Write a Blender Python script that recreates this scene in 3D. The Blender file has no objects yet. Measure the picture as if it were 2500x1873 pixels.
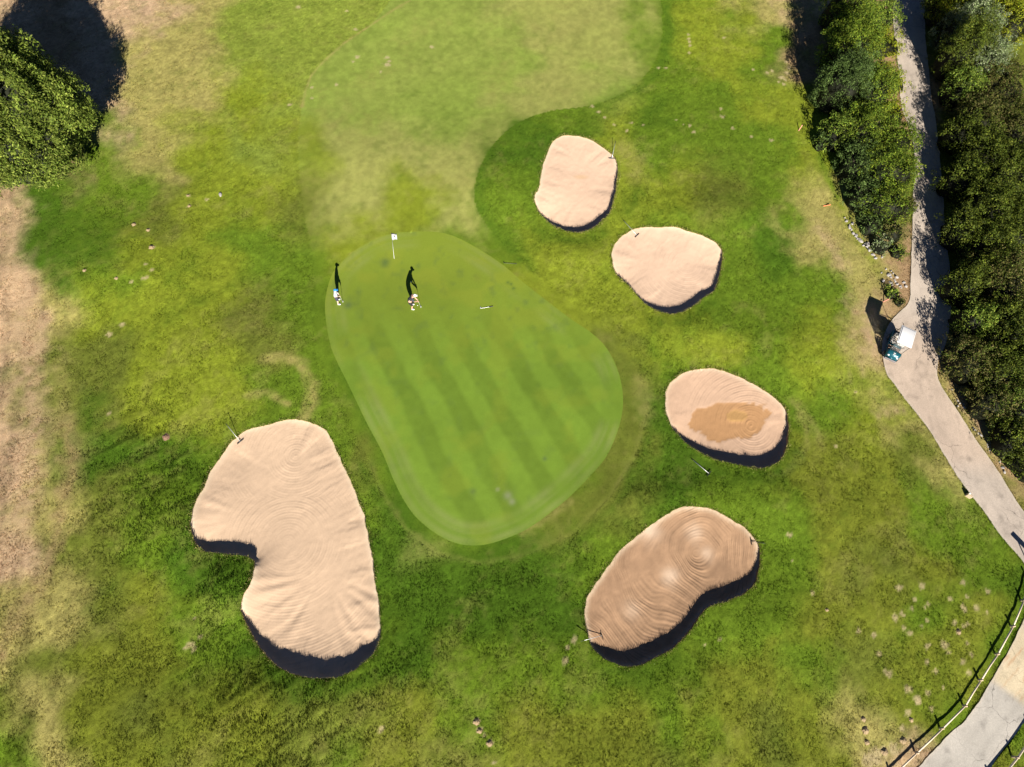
import bpy, math, random
import numpy as np
from mathutils import Vector, Matrix
rng = np.random.default_rng(7)
random.seed(7)
R_ = math.radians
scene = bpy.context.scene
C = scene.collection

# ------------------------------------------------------------------ camera
TILT, CAMH, FPX = R_(23), 42.0, 1667.0
nd = np.array([-.17, .985]); nd /= np.hypot(*nd)
up = -np.array([nd[0]*math.sin(TILT), nd[1]*math.sin(TILT), math.cos(TILT)])
yi = np.array([0, -1, 0.]); Yc = yi - up*(yi @ up); Yc /= np.linalg.norm(Yc)
Xc = np.cross(Yc, up)
RW = np.array([Xc, Yc, up])            # camera (x right, y down, z forward) -> world
def G0(px, py, z=0.):
    d = RW @ np.array([px-1250, py-936.5, FPX]); t = (z-CAMH)/d[2]
    return np.array([0, 0, CAMH]) + d*t
def P0(w):
    v = RW.T @ (np.array(w, float)-[0, 0, CAMH]); return 1250+FPX*v[0]/v[2], 936.5+FPX*v[1]/v[2]

# ------------------------------------------------------------------ noise
def vn(x, y, s, seed):
    """smooth value noise in [-1,1], feature size s metres"""
    r = np.random.default_rng(seed).uniform(-1, 1, (256, 256))
    x = np.asarray(x, float)/s+100.37; y = np.asarray(y, float)/s+57.91
    i = np.floor(x).astype(int); j = np.floor(y).astype(int); fx = x-i; fy = y-j
    fx = fx*fx*(3-2*fx); fy = fy*fy*(3-2*fy)
    a = r[i & 255, j & 255]; b = r[(i+1) & 255, j & 255]; c = r[i & 255, (j+1) & 255]; d = r[(i+1) & 255, (j+1) & 255]
    return (a*(1-fx)+b*fx)*(1-fy)+(c*(1-fx)+d*fx)*fy
def fbm(x, y, s, seed, o=3):
    return sum(vn(x+k*13.1, y-k*7.7, s/2**k, seed+k)*.5**k for k in range(o))/1.6
def sstep(a, b, x):
    t = np.clip((x-a)/(b-a), 0, 1); return t*t*(3-2*t)

# ------------------------------------------------------------------ terrain height
MOUNDS = [  # px, py, amplitude, rx, ry (metres)
 (400, 1290, .36, 3.6, 2.6), (250, 1180, .15, 4, 4), (1150, 1640, .42, 8, 3.6), (560, 1440, .42, 1.8, 1.6), (700, 1720, .28, 5, 2.0),
 (1650, 1690, .32, 5, 2.2), (1800, 1215, .22, 4, 1.6), (1820, 1520, .30, 3, 2.0), (1690, 810, .25, 4, 1.6), (1400, 620, .22, 3, 1.4),
 (1760, 520, .40, 4.5, 2.2), (1230, 470, .22, 3, 2.5), (1960, 860, .45, 5, 3.2), (300, 660, .35, 6, 3), (560, 840, .35, 5, 3.5), (1600, 1220, .2, 3, 1.2),
 (2150, 1500, .35, 7, 5), (1500, 1870, .3, 6, 2.5), (250, 1800, .3, 5, 3), (1000, 380, .2, 9, 4), (650, 560, .2, 4, 3), (1990, 1250, .25, 5, 3)]
MW = [(G0(a, b)[0], G0(a, b)[1], h, rx, ry) for a, b, h, rx, ry in MOUNDS]
def hz(x, y):
    x = np.asarray(x, float); y = np.asarray(y, float)
    z = .16*vn(x, y, 9, 3)+.05*vn(x, y, 3.2, 4)
    for mx, my, h, rx, ry in MW:
        z = z+h*np.exp(-((x-mx)/rx)**2-((y-my)/ry)**2)
    return z*np.exp(-(np.maximum(0, np.hypot(x-5, y-20)-60)/60)**2)
def G(px, py, dz=0.):
    z = 0.
    for _ in range(6):
        w = G0(px, py, z+dz); z = float(hz(w[0], w[1]))
    w = G0(px, py, z+dz); return w
def GV(px, py, dz=0.): return Vector(G(px, py, dz))

SUN_EL, SUN_AZ = R_(29), R_(7.5)
SH = np.array([-math.sin(SUN_AZ), math.cos(SUN_AZ)])/math.tan(SUN_EL)   # shadow offset per metre of height

# ------------------------------------------------------------------ outlines (traced)
B1 = [(1374,332),(1408,332),(1442,340),(1473,361),(1499,382),(1508,405),(1508,436),(1501,478),(1490,515),(1465,543),(1436,563),(1405,568),(1371,560),(1340,543),(1315,518),(1305,481),(1315,458),(1321,421),(1332,382),(1349,348)]
B2 = [(1569,556),(1614,554),(1654,556),(1691,567),(1730,581),(1756,599),(1764,625),(1758,664),(1747,704),(1713,732),(1679,755),(1645,767),(1614,762),(1575,741),(1547,710),(1504,667),(1494,625),(1499,599),(1518,577),(1544,560)]
B3 = [(1705,901),(1745,901),(1790,914),(1841,938),(1889,969),(1917,1000),(1926,1034),(1924,1076),(1908,1118),(1880,1138),(1841,1142),(1790,1132),(1739,1118),(1694,1096),(1660,1068),(1634,1031),(1625,991),(1626,955),(1646,926),(1674,908)]
B4 = [(1668,1238),(1705,1237),(1747,1248),(1790,1271),(1821,1290),(1846,1319),(1857,1347),(1856,1384),(1843,1426),(1815,1451),(1775,1467),(1742,1477),(1716,1497),(1699,1522),(1674,1553),(1646,1581),(1606,1604),(1564,1622),(1538,1627),(1504,1621),(1470,1604),(1445,1576),(1432,1539),(1427,1497),(1432,1463),(1453,1429),(1487,1381),(1521,1336),(1561,1305),(1600,1275),(1634,1254)]
B5 = [(723,1025),(768,1035),(801,1057),(822,1098),(842,1144),(871,1209),(891,1267),(908,1357),(920,1443),(930,1517),(926,1566),(896,1612),(842,1648),(793,1657),(744,1653),(694,1636),(658,1612),(625,1570),(602,1521),(588,1488),(594,1451),(612,1419),(621,1382),(612,1364),(575,1355),(534,1351),(493,1341),(471,1316),(465,1267),(473,1230),(497,1189),(514,1152),(543,1111),(571,1074),(604,1051),(645,1039),(686,1029)]
GREEN = [(1002,566),(1060,566),(1100,574),(1140,592),(1185,618),(1228,647),(1270,683),(1319,722),(1394,779),(1440,810),(1477,845),(1505,895),(1519,950),(1520,1000),(1507,1055),(1480,1115),(1441,1162),(1400,1204),(1366,1234),(1290,1290),(1215,1322),(1160,1332),(1110,1325),(1060,1300),(1015,1262),(985,1220),(960,1170),(932,1102),(894,1030),(851,940),(826,890),(806,840),(794,764),(797,715),(812,668),(840,634),(875,606),(920,582),(960,570)]
FAIR = [(1000,-90),(960,-10),(900,65),(830,112),(775,165),(748,210),(735,260),(728,350),(733,430),(742,520),(758,600),(768,700),(765,790),(785,880),(825,965),(865,1050),(905,1130),(935,1205),(990,1290),(1070,1350),(1170,1375),(1280,1355),(1400,1300),(1490,1210),(1550,1110),(1577,1010),(1560,920),(1510,830),(1430,762),(1350,705),(1290,655),(1230,600),(1185,545),(1158,485),(1168,420),(1205,352),(1265,300),(1340,272),(1440,258),(1530,222),(1590,165),(1616,90),(1614,0),(1608,-90)]
PATH_L = [(2186,-90),(2180,0),(2181,56),(2188,127),(2194,184),(2198,249),(2206,282),(2219,312),(2229,360),(2232,420),(2229,468),(2228,525),(2225,609),(2222,694),(2221,728),(2211,748),(2191,767),(2174,787),(2160,813),(2153,844),(2155,878),(2163,911),(2181,936),(2214,981),(2251,1026),(2285,1077),(2321,1139),(2361,1196),(2398,1244),(2434,1295),(2468,1337),(2499,1374),(2518,1415),(2516,1462),(2500,1509),(2484,1543),(2464,1585),(2438,1630),(2421,1659),(2399,1696),(2379,1727),(2351,1763),(2317,1792),(2280,1831),(2243,1871),(2190,1935)]
PATH_R = [(2330,1975),(2370,1930),(2418,1872),(2432,1851),(2462,1814),(2500,1764),(2560,1690),(2620,1580),(2640,1480),(2610,1380),(2560,1310),(2499,1250),(2468,1204),(2443,1162),(2412,1117),(2383,1077),(2350,1024),(2316,973),(2293,934),(2287,909),(2289,886),(2299,861),(2313,821),(2320,765),(2320,708),(2317,652),(2310,595),(2304,525),(2301,466),(2296,410),(2289,339),(2282,282),(2273,240),(2266,169),(2259,99),(2258,23),(2264,-10),(2270,-90)]
def spline(pts, step=.05, wob=0.0, seed=0):
    P = np.array([G(a, b)[:2] for a, b in pts]); n = len(P); out = []
    for i in range(n):
        p0, p1, p2, p3 = P[i-1], P[i], P[(i+1) % n], P[(i+2) % n]
        k = max(2, int(np.linalg.norm(p2-p1)/step)); t = np.linspace(0, 1, k, endpoint=False)[:, None]
        out.append(.5*((2*p1)+(-p0+p2)*t+(2*p0-5*p1+4*p2-p3)*t*t+(-p0+3*p1-3*p2+p3)*t**3))
    q = np.vstack(out)
    if wob:
        d = np.roll(q, -1, 0)-np.roll(q, 1, 0); nrm = np.stack([d[:, 1], -d[:, 0]], 1)/(np.linalg.norm(d, axis=1, keepdims=True)+1e-9)
        a = vn(q[:, 0]*1., q[:, 1]*1., .55, seed)+.6*vn(q[:, 0], q[:, 1], .2, seed+1)
        q = q+nrm*(a*wob)[:, None]
    return q
REG = {}
REG[1] = spline(FAIR); REG[2] = spline(GREEN); REG[3] = spline(PATH_L+PATH_R, wob=.025, seed=77)
for k, b in enumerate((B1, B2, B3, B4, B5)): REG[4+k] = spline(b, wob=.045, seed=50+k)

# ------------------------------------------------------------------ master grid, cut along every outline
CELL = .12
def axis(a, b):
    core = np.arange(a, b+1e-6, CELL); o = [CELL*1.25**k for k in range(1, 40)]
    ext = np.cumsum(o); ext = ext[ext < 900]
    return np.concatenate([(a-ext)[::-1], core, b+ext])
fx = [G0(x, y)[0] for x, y in ((0, 0), (2500, 0), (0, 1873), (2500, 1873))]
XS, YS = axis(min(fx)-1.5, max(fx)+1.5), axis(G0(2500, 1873)[1]-4, G0(2500, 0)[1]+3)
NX, NY = len(XS), len(YS)
gx, gy = np.meshgrid(XS, YS, indexing='ij')
def inside(poly, X=XS, Yy=YS):
    res = np.zeros((len(X), len(Yy)), bool); x1, y1 = poly[:, 0], poly[:, 1]; x2, y2 = np.roll(x1, -1), np.roll(y1, -1)
    for j, y in enumerate(Yy):
        m = (y1 > y) != (y2 > y)
        if m.any():
            xc = np.sort(x1[m]+(y-y1[m])*(x2[m]-x1[m])/(y2[m]-y1[m])); res[:, j] = np.searchsorted(xc, X) % 2 == 1
    return res
lab = np.zeros((NX, NY), int); cx, cy = (XS[1:]+XS[:-1])/2, (YS[1:]+YS[:-1])/2; clab = np.zeros((NX-1, NY-1), int)
best = np.full(NX*NY, 1e9); snapx, snapy = gx.ravel().copy(), gy.ravel().copy()
for k in sorted(REG):
    lab[inside(REG[k])] = k; clab[inside(REG[k], cx, cy)] = k
    q = REG[k]; qq = np.vstack([q+(np.roll(q, -1, 0)-q)*t for t in (0, .25, .5, .75)])
    I = np.searchsorted(XS, qq[:, 0])-1; J = np.searchsorted(YS, qq[:, 1])-1
    for di in (0, 1):
        for dj in (0, 1):
            i, j = np.clip(I+di, 0, NX-1), np.clip(J+dj, 0, NY-1); d = np.hypot(qq[:, 0]-XS[i], qq[:, 1]-YS[j]); f = i*NY+j
            o = np.argsort(-d); cur = np.full(NX*NY, 1e9); cur[f[o]] = d[o]; ix = np.zeros(NX*NY, int); ix[f[o]] = o
            m = cur < best; best[m] = cur[m]; snapx[m] = qq[ix[m], 0]; snapy[m] = qq[ix[m], 1]
isb = best < CELL*.53
vx = np.where(isb, snapx, gx.ravel()); vy = np.where(isb, snapy, gy.ravel())
idx = np.arange(NX*NY).reshape(NX, NY)
a, b, c, d = idx[:-1, :-1].ravel(), idx[1:, :-1].ravel(), idx[1:, 1:].ravel(), idx[:-1, 1:].ravel()
L = lab.ravel(); cl = clab.ravel()
flip = (~isb[a]) & (~isb[c]) & (L[a] != L[c]) | (isb[b] & isb[d] & ~(isb[a] & isb[c]))
T1 = np.where(flip[:, None], np.stack([a, b, d], 1), np.stack([a, b, c], 1)); T2 = np.where(flip[:, None], np.stack([b, c, d], 1), np.stack([a, c, d], 1))
TR = np.vstack([T1, T2]); cl2 = np.concatenate([cl, cl])
nb = ~isb[TR]; tl = np.where(nb[:, 0], L[TR[:, 0]], np.where(nb[:, 1], L[TR[:, 1]], np.where(nb[:, 2], L[TR[:, 2]], cl2)))

# ------------------------------------------------------------------ grass colour chart (kind of turf; lower rows darkened like a vignette)
PAL = {'G': (.062, .122, .010), 'g': (.106, .170, .014), 'y': (.182, .224, .020), 'l': (.198, .265, .046), 't': (.262, .272, .074),
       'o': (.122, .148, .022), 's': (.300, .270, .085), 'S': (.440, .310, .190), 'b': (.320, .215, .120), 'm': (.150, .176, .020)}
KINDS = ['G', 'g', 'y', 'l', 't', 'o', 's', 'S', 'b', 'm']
CHART = [
 [7, 8, 7, 7, 6, 3, 3, 3, 3, 3, 4, 4, 4, 1, 2, 6, 7, 8, 5, 5, 5],
 [8, 8, 7, 6, 6, 3, 3, 3, 3, 3, 3, 4, 4, 1, 2, 1, 8, 8, 5, 5, 5],
 [8, 8, 7, 6, 6, 2, 3, 3, 3, 3, 4, 4, 3, 1, 1, 2, 2, 8, 8, 5, 5],
 [8, 8, 1, 6, 2, 3, 2, 4, 4, 4, 0, 0, 2, 1, 1, 1, 2, 8, 5, 5, 5],
 [7, 0, 1, 5, 2, 2, 5, 4, 2, 4, 1, 1, 2, 2, 5, 1, 6, 5, 5, 5, 5],
 [7, 0, 1, 2, 2, 1, 1, 2, 2, 1, 1, 2, 2, 1, 1, 0, 6, 6, 5, 5, 5],
 [7, 6, 2, 2, 2, 5, 1, 1, 1, 1, 2, 2, 2, 2, 1, 1, 1, 6, 8, 5, 5],
 [7, 5, 5, 2, 2, 5, 1, 1, 1, 1, 1, 5, 5, 1, 2, 1, 2, 6, 8, 6, 5],
 [7, 5, 5, 2, 2, 1, 1, 1, 1, 1, 1, 1, 5, 0, 1, 1, 1, 2, 6, 6, 8],
 [7, 6, 0, 0, 1, 1, 1, 5, 1, 1, 1, 1, 5, 0, 1, 1, 2, 2, 5, 6, 8],
 [7, 6, 5, 1, 0, 1, 1, 1, 0, 1, 1, 5, 5, 0, 1, 1, 2, 2, 1, 1, 2],
 [7, 5, 5, 1, 0, 0, 1, 0, 0, 0, 0, 0, 1, 1, 1, 1, 2, 5, 2, 1, 0],
 [6, 6, 5, 2, 1, 0, 1, 1, 0, 0, 0, 0, 1, 1, 1, 1, 2, 2, 1, 2, 1],
 [6, 5, 2, 2, 1, 0, 0, 1, 0, 1, 1, 1, 1, 1, 2, 2, 1, 5, 2, 2, 1],
 [5, 6, 2, 5, 2, 2, 5, 5, 2, 1, 2, 2, 2, 1, 2, 5, 2, 6, 2, 1, 1],
 [1, 6, 2, 2, 5, 2, 5, 1, 2, 5, 2, 2, 2, 5, 2, 5, 2, 6, 7, 2, 2]]
for q in CHART[9:]: q[:] = [9 if n == 2 else n for n in q]  # olive turf tint in the lower rows, darkened to carry the vignette too
assert all(len(q) == 21 for q in CHART), [len(q) for q in CHART]
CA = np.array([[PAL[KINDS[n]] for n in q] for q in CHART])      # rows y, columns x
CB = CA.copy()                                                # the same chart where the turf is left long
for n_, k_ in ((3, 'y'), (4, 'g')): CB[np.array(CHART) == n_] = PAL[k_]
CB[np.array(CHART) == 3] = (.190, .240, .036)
def pix(x, y, z=0):
    v = np.stack([x, y, z-CAMH+0*x], -1) @ RW
    return 1250+FPX*v[..., 0]/np.maximum(v[..., 2], 5), 936.5+FPX*v[..., 1]/np.maximum(v[..., 2], 5)
STROKES = [
 ('s', .16, .22, [(905,1130),(935,1205),(990,1290),(1070,1350),(1170,1375),(1280,1355),(1400,1300),(1490,1210),(1550,1110),(1577,1010)]),
 ('G', .35, .6, [(880,1130),(915,1215),(975,1305),(1060,1370),(1170,1396),(1290,1376),(1415,1318),(1510,1225),(1572,1120),(1600,1010)]),
 ('G', .45, .75, [(1626,0),(1632,70),(1624,130),(1600,180),(1560,215),(1510,240),(1450,262)]), ('G', .30, .6, [(1240,332),(1200,372),(1170,425),(1158,480),(1180,540)]), ('s', .2, .5, [(735,905),(748,950),(742,1000),(725,1040)]),
 ('S', .9, .8, [(40,640),(55,760),(75,900),(85,1020),(80,1130),(50,1260),(0,1380)]),  # (class, width m, strength, points) old hose lines, worn bands, lush strips
 ('s', .10, .8, [(1000,2),(960,25),(905,62),(840,105),(790,150),(760,185),(745,225),(738,260)]), ('s', .16, .9, [(858,622),(895,603),(925,590)]),
 ('s', .28, .85, [(640,880),(690,870),(735,890),(762,935),(765,985),(745,1020)]), ('s', .25, .7, [(600,965),(650,955),(700,985)]),
 ('s', .3, .45, [(1935,980),(1975,1020),(2000,1060),(2005,1090)]), ('s', .25, .4, [(1950,1010),(1970,1050),(1968,1095),(1920,1150),(1880,1160)]),
 ('G', .5, .7, [(1195,370),(1175,430),(1170,480),(1190,540),(1240,600),(1300,655)]), ('y', .5, .8, [(2000,400),(2040,470),(2070,540),(2110,610),(2150,665)]),
 ('g', .35, .8, [(1990,330),(2010,410),(2045,480)]), ('G', .4, .6, [(560,1120),(520,1180),(480,1240),(462,1290)]),
 ('S', 1.2, .8, [(2135,760),(2130,800),(2140,860)]), ('b', 1.2, .9, [(2165,600),(2200,650),(2195,720),(2180,760)]), ('b', .5, .9, [(2222,560),(2215,640),(2212,720)]),
 ('b', .6, .8, [(2330,930),(2360,980),(2400,1040),(2440,1090),(2490,1150)]), ('S', .5, .6, [(2345,975),(2385,1035),(2430,1085),(2480,1140)]),
 ('S', .5, .5, [(2150,1010),(2200,1000)]), ('s', .8, .6, [(140,900),(165,1030),(170,1130),(150,1250)]), ('b', .5, .55, [(165,1030),(180,1120),(150,1250),(110,1400),(40,1500),(5,1600)]),
 ('G', 1.6, .75, [(100,560),(180,540),(240,600)]), ('G', 1.0, .6, [(180,620),(150,560)]), ('G', .9, .7, [(225,980),(215,1060),(260,1120)]), ('g', .8, .5, [(470,620),(450,660),(420,680)]),
 ('G', .7, .8, [(1240,335),(1260,300),(1330,310)]), ('s', .8, .5, [(1520,360),(1560,390),(1550,430)]), ('G', .8, .6, [(1560,470),(1530,520)]), ('G', .8, .6, [(1620,240),(1580,300),(1630,300)]),
 ('s', .5, .5, [(1580,1010),(1560,930)]), ('t', .8, .5, [(1010,1350),(1060,1340)]), ('G', .5, .8, [(830,900),(865,960),(905,1040),(945,1120),(975,1200),(1005,1250)]),
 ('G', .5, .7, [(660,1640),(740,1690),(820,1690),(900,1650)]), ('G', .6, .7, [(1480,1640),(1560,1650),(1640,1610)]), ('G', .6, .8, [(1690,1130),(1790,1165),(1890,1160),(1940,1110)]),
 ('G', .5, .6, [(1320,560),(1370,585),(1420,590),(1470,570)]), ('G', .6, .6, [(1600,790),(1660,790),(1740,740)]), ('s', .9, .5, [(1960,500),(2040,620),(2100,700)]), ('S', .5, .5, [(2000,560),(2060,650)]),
 ('o', .5, .5, [(1330,1340),(1420,1290),(1500,1200)]), ('s', .22, .5, [(1270,1300),(1340,1262),(1390,1225)]), ('y', .9, .5, [(1550,860),(1600,880),(1640,850)])]
SPOTS = [(z[0], z[1], z[2] if len(z) > 2 else .16) for z in
 [(1875+x/3.533, 1404+y/3.533, r) for x, y, r in [(1130,110,.25),(1325,95,.25),(1685,65,.2),(1715,190,.17),(1895,140,.17),(1265,210,.13),(1240,290,.14),(1575,205,.17),(1380,250,.17),(1350,280,.1),(1680,275,.2),(1695,300,.18),(1800,285,.22),(1890,320,.12),(1095,370,.22),(1150,335,.15),(1170,350,.1),(1610,410,.18),(1690,440,.14),(1720,420,.12),(1645,490,.2),(1170,460,.18),(1225,500,.2),(1370,390,.15),(785,480,.16),(915,515,.16),(955,680,.17),(1520,600,.28),(1370,620,.2),(1390,600,.12),(1560,670,.16),(1720,590,.14),(1760,690,.16),(1680,750,.18),(1730,840,.2),(1445,830,.17),(1370,750,.15),(1040,855,.28),(1210,985,.26),(1290,1070,.28),(1300,1090,.2),(1380,1020,.16),(1510,970,.12),(1205,1185,.24),(1410,1155,.18),(1150,1325,.2),(1275,1315,.1),(930,1560,.55),(870,1600,.5),(1080,1500,.35),(1000,1520,.35),(385,155,.16)]]
 + [(1681,85),(1681,95),(1683,102),(1685,111),(1683,129),(1608,166),(1627,166),(1768,92),(1839,170),(1873,178,.2),(1885,173),(1919,151),(1926,166,.25),(1921,178,.25),(1909,189,.28),(1917,195,.2),(1914,206,.18),(1900,200),(1446,260,.2),(1461,273),(1476,287),(1500,305),(1531,319),(1542,300),(1570,305),(1651,294,.1),(1667,304,.1),(1684,307),(1693,322),(1761,266,.18),(1764,285,.2),(1788,313,.2),(1834,334),(1883,343,.2)]
 + [(728,18,.25),(847,27),(868,72,.2),(872,140,.25),(862,150),(945,140,.22),(945,158,.28),(950,150),(930,176),(821,207),(762,214),(707,255),(761,240),(1054,115,.2),(265,1010,.15),(298,793,.22),(266,816,.2),(268,820,.15),(355,645),(370,660),(348,678),(357,678),(372,605),(321,688),(460,478),(462,503),(504,488)]
 + [(465,1575,.22),(472,1585,.15),(452,1583,.12),(488,1555,.12),(475,1510,.12),(1402,1562,.2),(1386,1582,.14),(1380,1615,.2),(1930,1308,.14),(1720,1575,.12),(1757,1560,.12),(1935,1370,.1),(2250,1530,.1),(2090,957,.12),(1164,1760,.22),(1171,1782,.2),(1183,1795,.12),(1197,1815,.22),(1205,1863,.15),(930,1780,.2),(2040,1090),(1925,1305)]]
def turf(x, y, mown=0., spots=True):
    """turf colour at world x,y; mown 0 rough / 1 fairway"""
    sh = x.shape; x = x.ravel(); y = y.ravel()
    u, v = pix(x, y)
    u = u/125+.30*vn(x, y, 5.5, 15)+.38*vn(x, y, 2.2, 11)+.16*vn(x, y, .8, 12)+.07*vn(x, y, .3, 17); v = v/125+.30*vn(x, y, 5.5, 16)+.38*vn(x, y, 2.2, 13)+.16*vn(x, y, .8, 14)+.07*vn(x, y, .3, 18)
    u = np.clip(u, 0, 19.999); v = np.clip(v, 0, 14.999); i = u.astype(int); j = v.astype(int); fu = (u-i); fv = (v-j)
    fu = sstep(.1, .9, fu)[:, None]; fv = sstep(.1, .9, fv)[:, None]
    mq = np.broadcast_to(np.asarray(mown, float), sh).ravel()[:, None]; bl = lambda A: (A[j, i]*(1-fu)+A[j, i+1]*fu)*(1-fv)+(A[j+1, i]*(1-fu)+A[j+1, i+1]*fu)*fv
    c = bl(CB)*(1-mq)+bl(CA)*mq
    fw = (np.array((.205, .270, .050))+np.clip(.25+fbm(x*.8+y*.6, (y*.8-x*.6)*2.2, 7, 141, 3), 0, 1)[:, None]*np.array((.085, .005, .040)))
    c = c+(fw-c)*mq*.20*sstep(4.6, 3.2, v)[:, None]
    st_ = np.clip(1.2-u/1.5, 0, 1)*sstep(4.4, 5.4, v); c = c*(1+(.22*vn(x*1.0+.15*y, y*.16, .30, 25)+.16*vn(x+.15*y, y*.2, .9, 26))*st_)[:, None]
    # patchiness: drier / lusher drifts, combed by the mower diagonal
    p = (x*.77+y*.64); q = (-x*.64+y*.77)
    m1 = fbm(p*.45, q*1.3, 2.4, 21, 4); m2 = fbm(x, y, .9, 31, 3); m3 = vn(x, y, .28, 41)
    k = (.55*m1+.4*m2+.22*m3)
    c = c*(1+.13*vn(x, y, .42, 23)+.10*vn(x, y, .2, 24))[:, None]; dry = np.array([.26, .24, .07]); lush = np.array([.060, .118, .010])
    c = c+(dry-c)*np.clip(k-.12, 0, 1)[:, None]*.55+(lush-c)*np.clip(-k-.12, 0, 1)[:, None]*.65
    mw = np.broadcast_to(np.asarray(mown, float), x.shape)[:, None]
    c = c*(1-(1-mw)*(.0-.20*vn(x, y, .11, 19)-.10*vn(x, y, .24, 20))[:, None])
    if spots:
        for cls, w, st, pts in STROKES:
            P = np.array([G(a_, b_)[:2] for a_, b_ in pts]); dd = np.full(x.shape, 1e9)
            lo, hi = P.min(0)-3*w, P.max(0)+3*w; mm = (x > lo[0]) & (x < hi[0]) & (y > lo[1]) & (y < hi[1])
            if not mm.any(): continue
            xx, yy = x[mm], y[mm]; dm = np.full(xx.shape, 1e9)
            for s0, s1 in zip(P[:-1], P[1:]):
                e = s1-s0; t = np.clip(((xx-s0[0])*e[0]+(yy-s0[1])*e[1])/(e@e), 0, 1); dm = np.minimum(dm, np.hypot(xx-s0[0]-e[0]*t, yy-s0[1]-e[1]*t))
            f = st*np.exp(-(dm*(1+.5*vn(xx, yy, .5, 61))/w)**2)*(.8+.4*vn(xx, yy, .35, 62))
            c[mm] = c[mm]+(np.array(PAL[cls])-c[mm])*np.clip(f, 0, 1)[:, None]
        for a_, b_, r in SPOTS:
            w = G(a_, b_); mm = (np.abs(x-w[0]) < 3*r) & (np.abs(y-w[1]) < 3*r)
            if mm.any():
                dx, dy = x[mm]-w[0], y[mm]-w[1]; f = np.exp(-((np.hypot(dx, dy)*(1+.45*vn(x[mm], y[mm], .12, 5)))/(.8*r))**6)*.72
                c[mm] = c[mm]+(np.array([.45, .37, .21])-c[mm])*f[:, None]
    return np.clip(c, .004, .9).reshape(sh+(3,))

# ------------------------------------------------------------------ material helpers
def new_mat(name):
    m = bpy.data.materials.new(name); m.use_nodes = True; nt = m.node_tree; nt.nodes.clear()
    o = nt.nodes.new('ShaderNodeOutputMaterial'); p = nt.nodes.new('ShaderNodeBsdfPrincipled'); nt.links.new(p.outputs[0], o.inputs[0])
    return m, nt, p
def N(nt, t, **kw):
    n = nt.nodes.new(t)
    for k, v in kw.items():
        if k.startswith('i_'): n.inputs[k[2:].replace('_', ' ')].default_value = v
        else: setattr(n, k, v)
    return n
def plain(name, col, rough=.6, metal=0., var=.12, scale=6., bump=0.):
    m, nt, p = new_mat(name); tc = N(nt, 'ShaderNodeTexCoord'); no = N(nt, 'ShaderNodeTexNoise'); no.inputs['Scale'].default_value = scale; no.inputs['Detail'].default_value = 5
    nt.links.new(tc.outputs['Object'], no.inputs['Vector'])
    mr = N(nt, 'ShaderNodeMapRange'); mr.inputs['To Min'].default_value = 1-var; mr.inputs['To Max'].default_value = 1+var; nt.links.new(no.outputs['Fac'], mr.inputs['Value'])
    mx = N(nt, 'ShaderNodeVectorMath', operation='SCALE'); mx.inputs[0].default_value = col; nt.links.new(mr.outputs[0], mx.inputs['Scale'])
    nt.links.new(mx.outputs[0], p.inputs['Base Color']); p.inputs['Roughness'].default_value = rough; p.inputs['Metallic'].default_value = metal
    if bump:
        bp = N(nt, 'ShaderNodeBump'); bp.inputs['Strength'].default_value = bump; bp.inputs['Distance'].default_value = .02; nt.links.new(no.outputs['Fac'], bp.inputs['Height']); nt.links.new(bp.outputs[0], p.inputs['Normal'])
    return m
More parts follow.
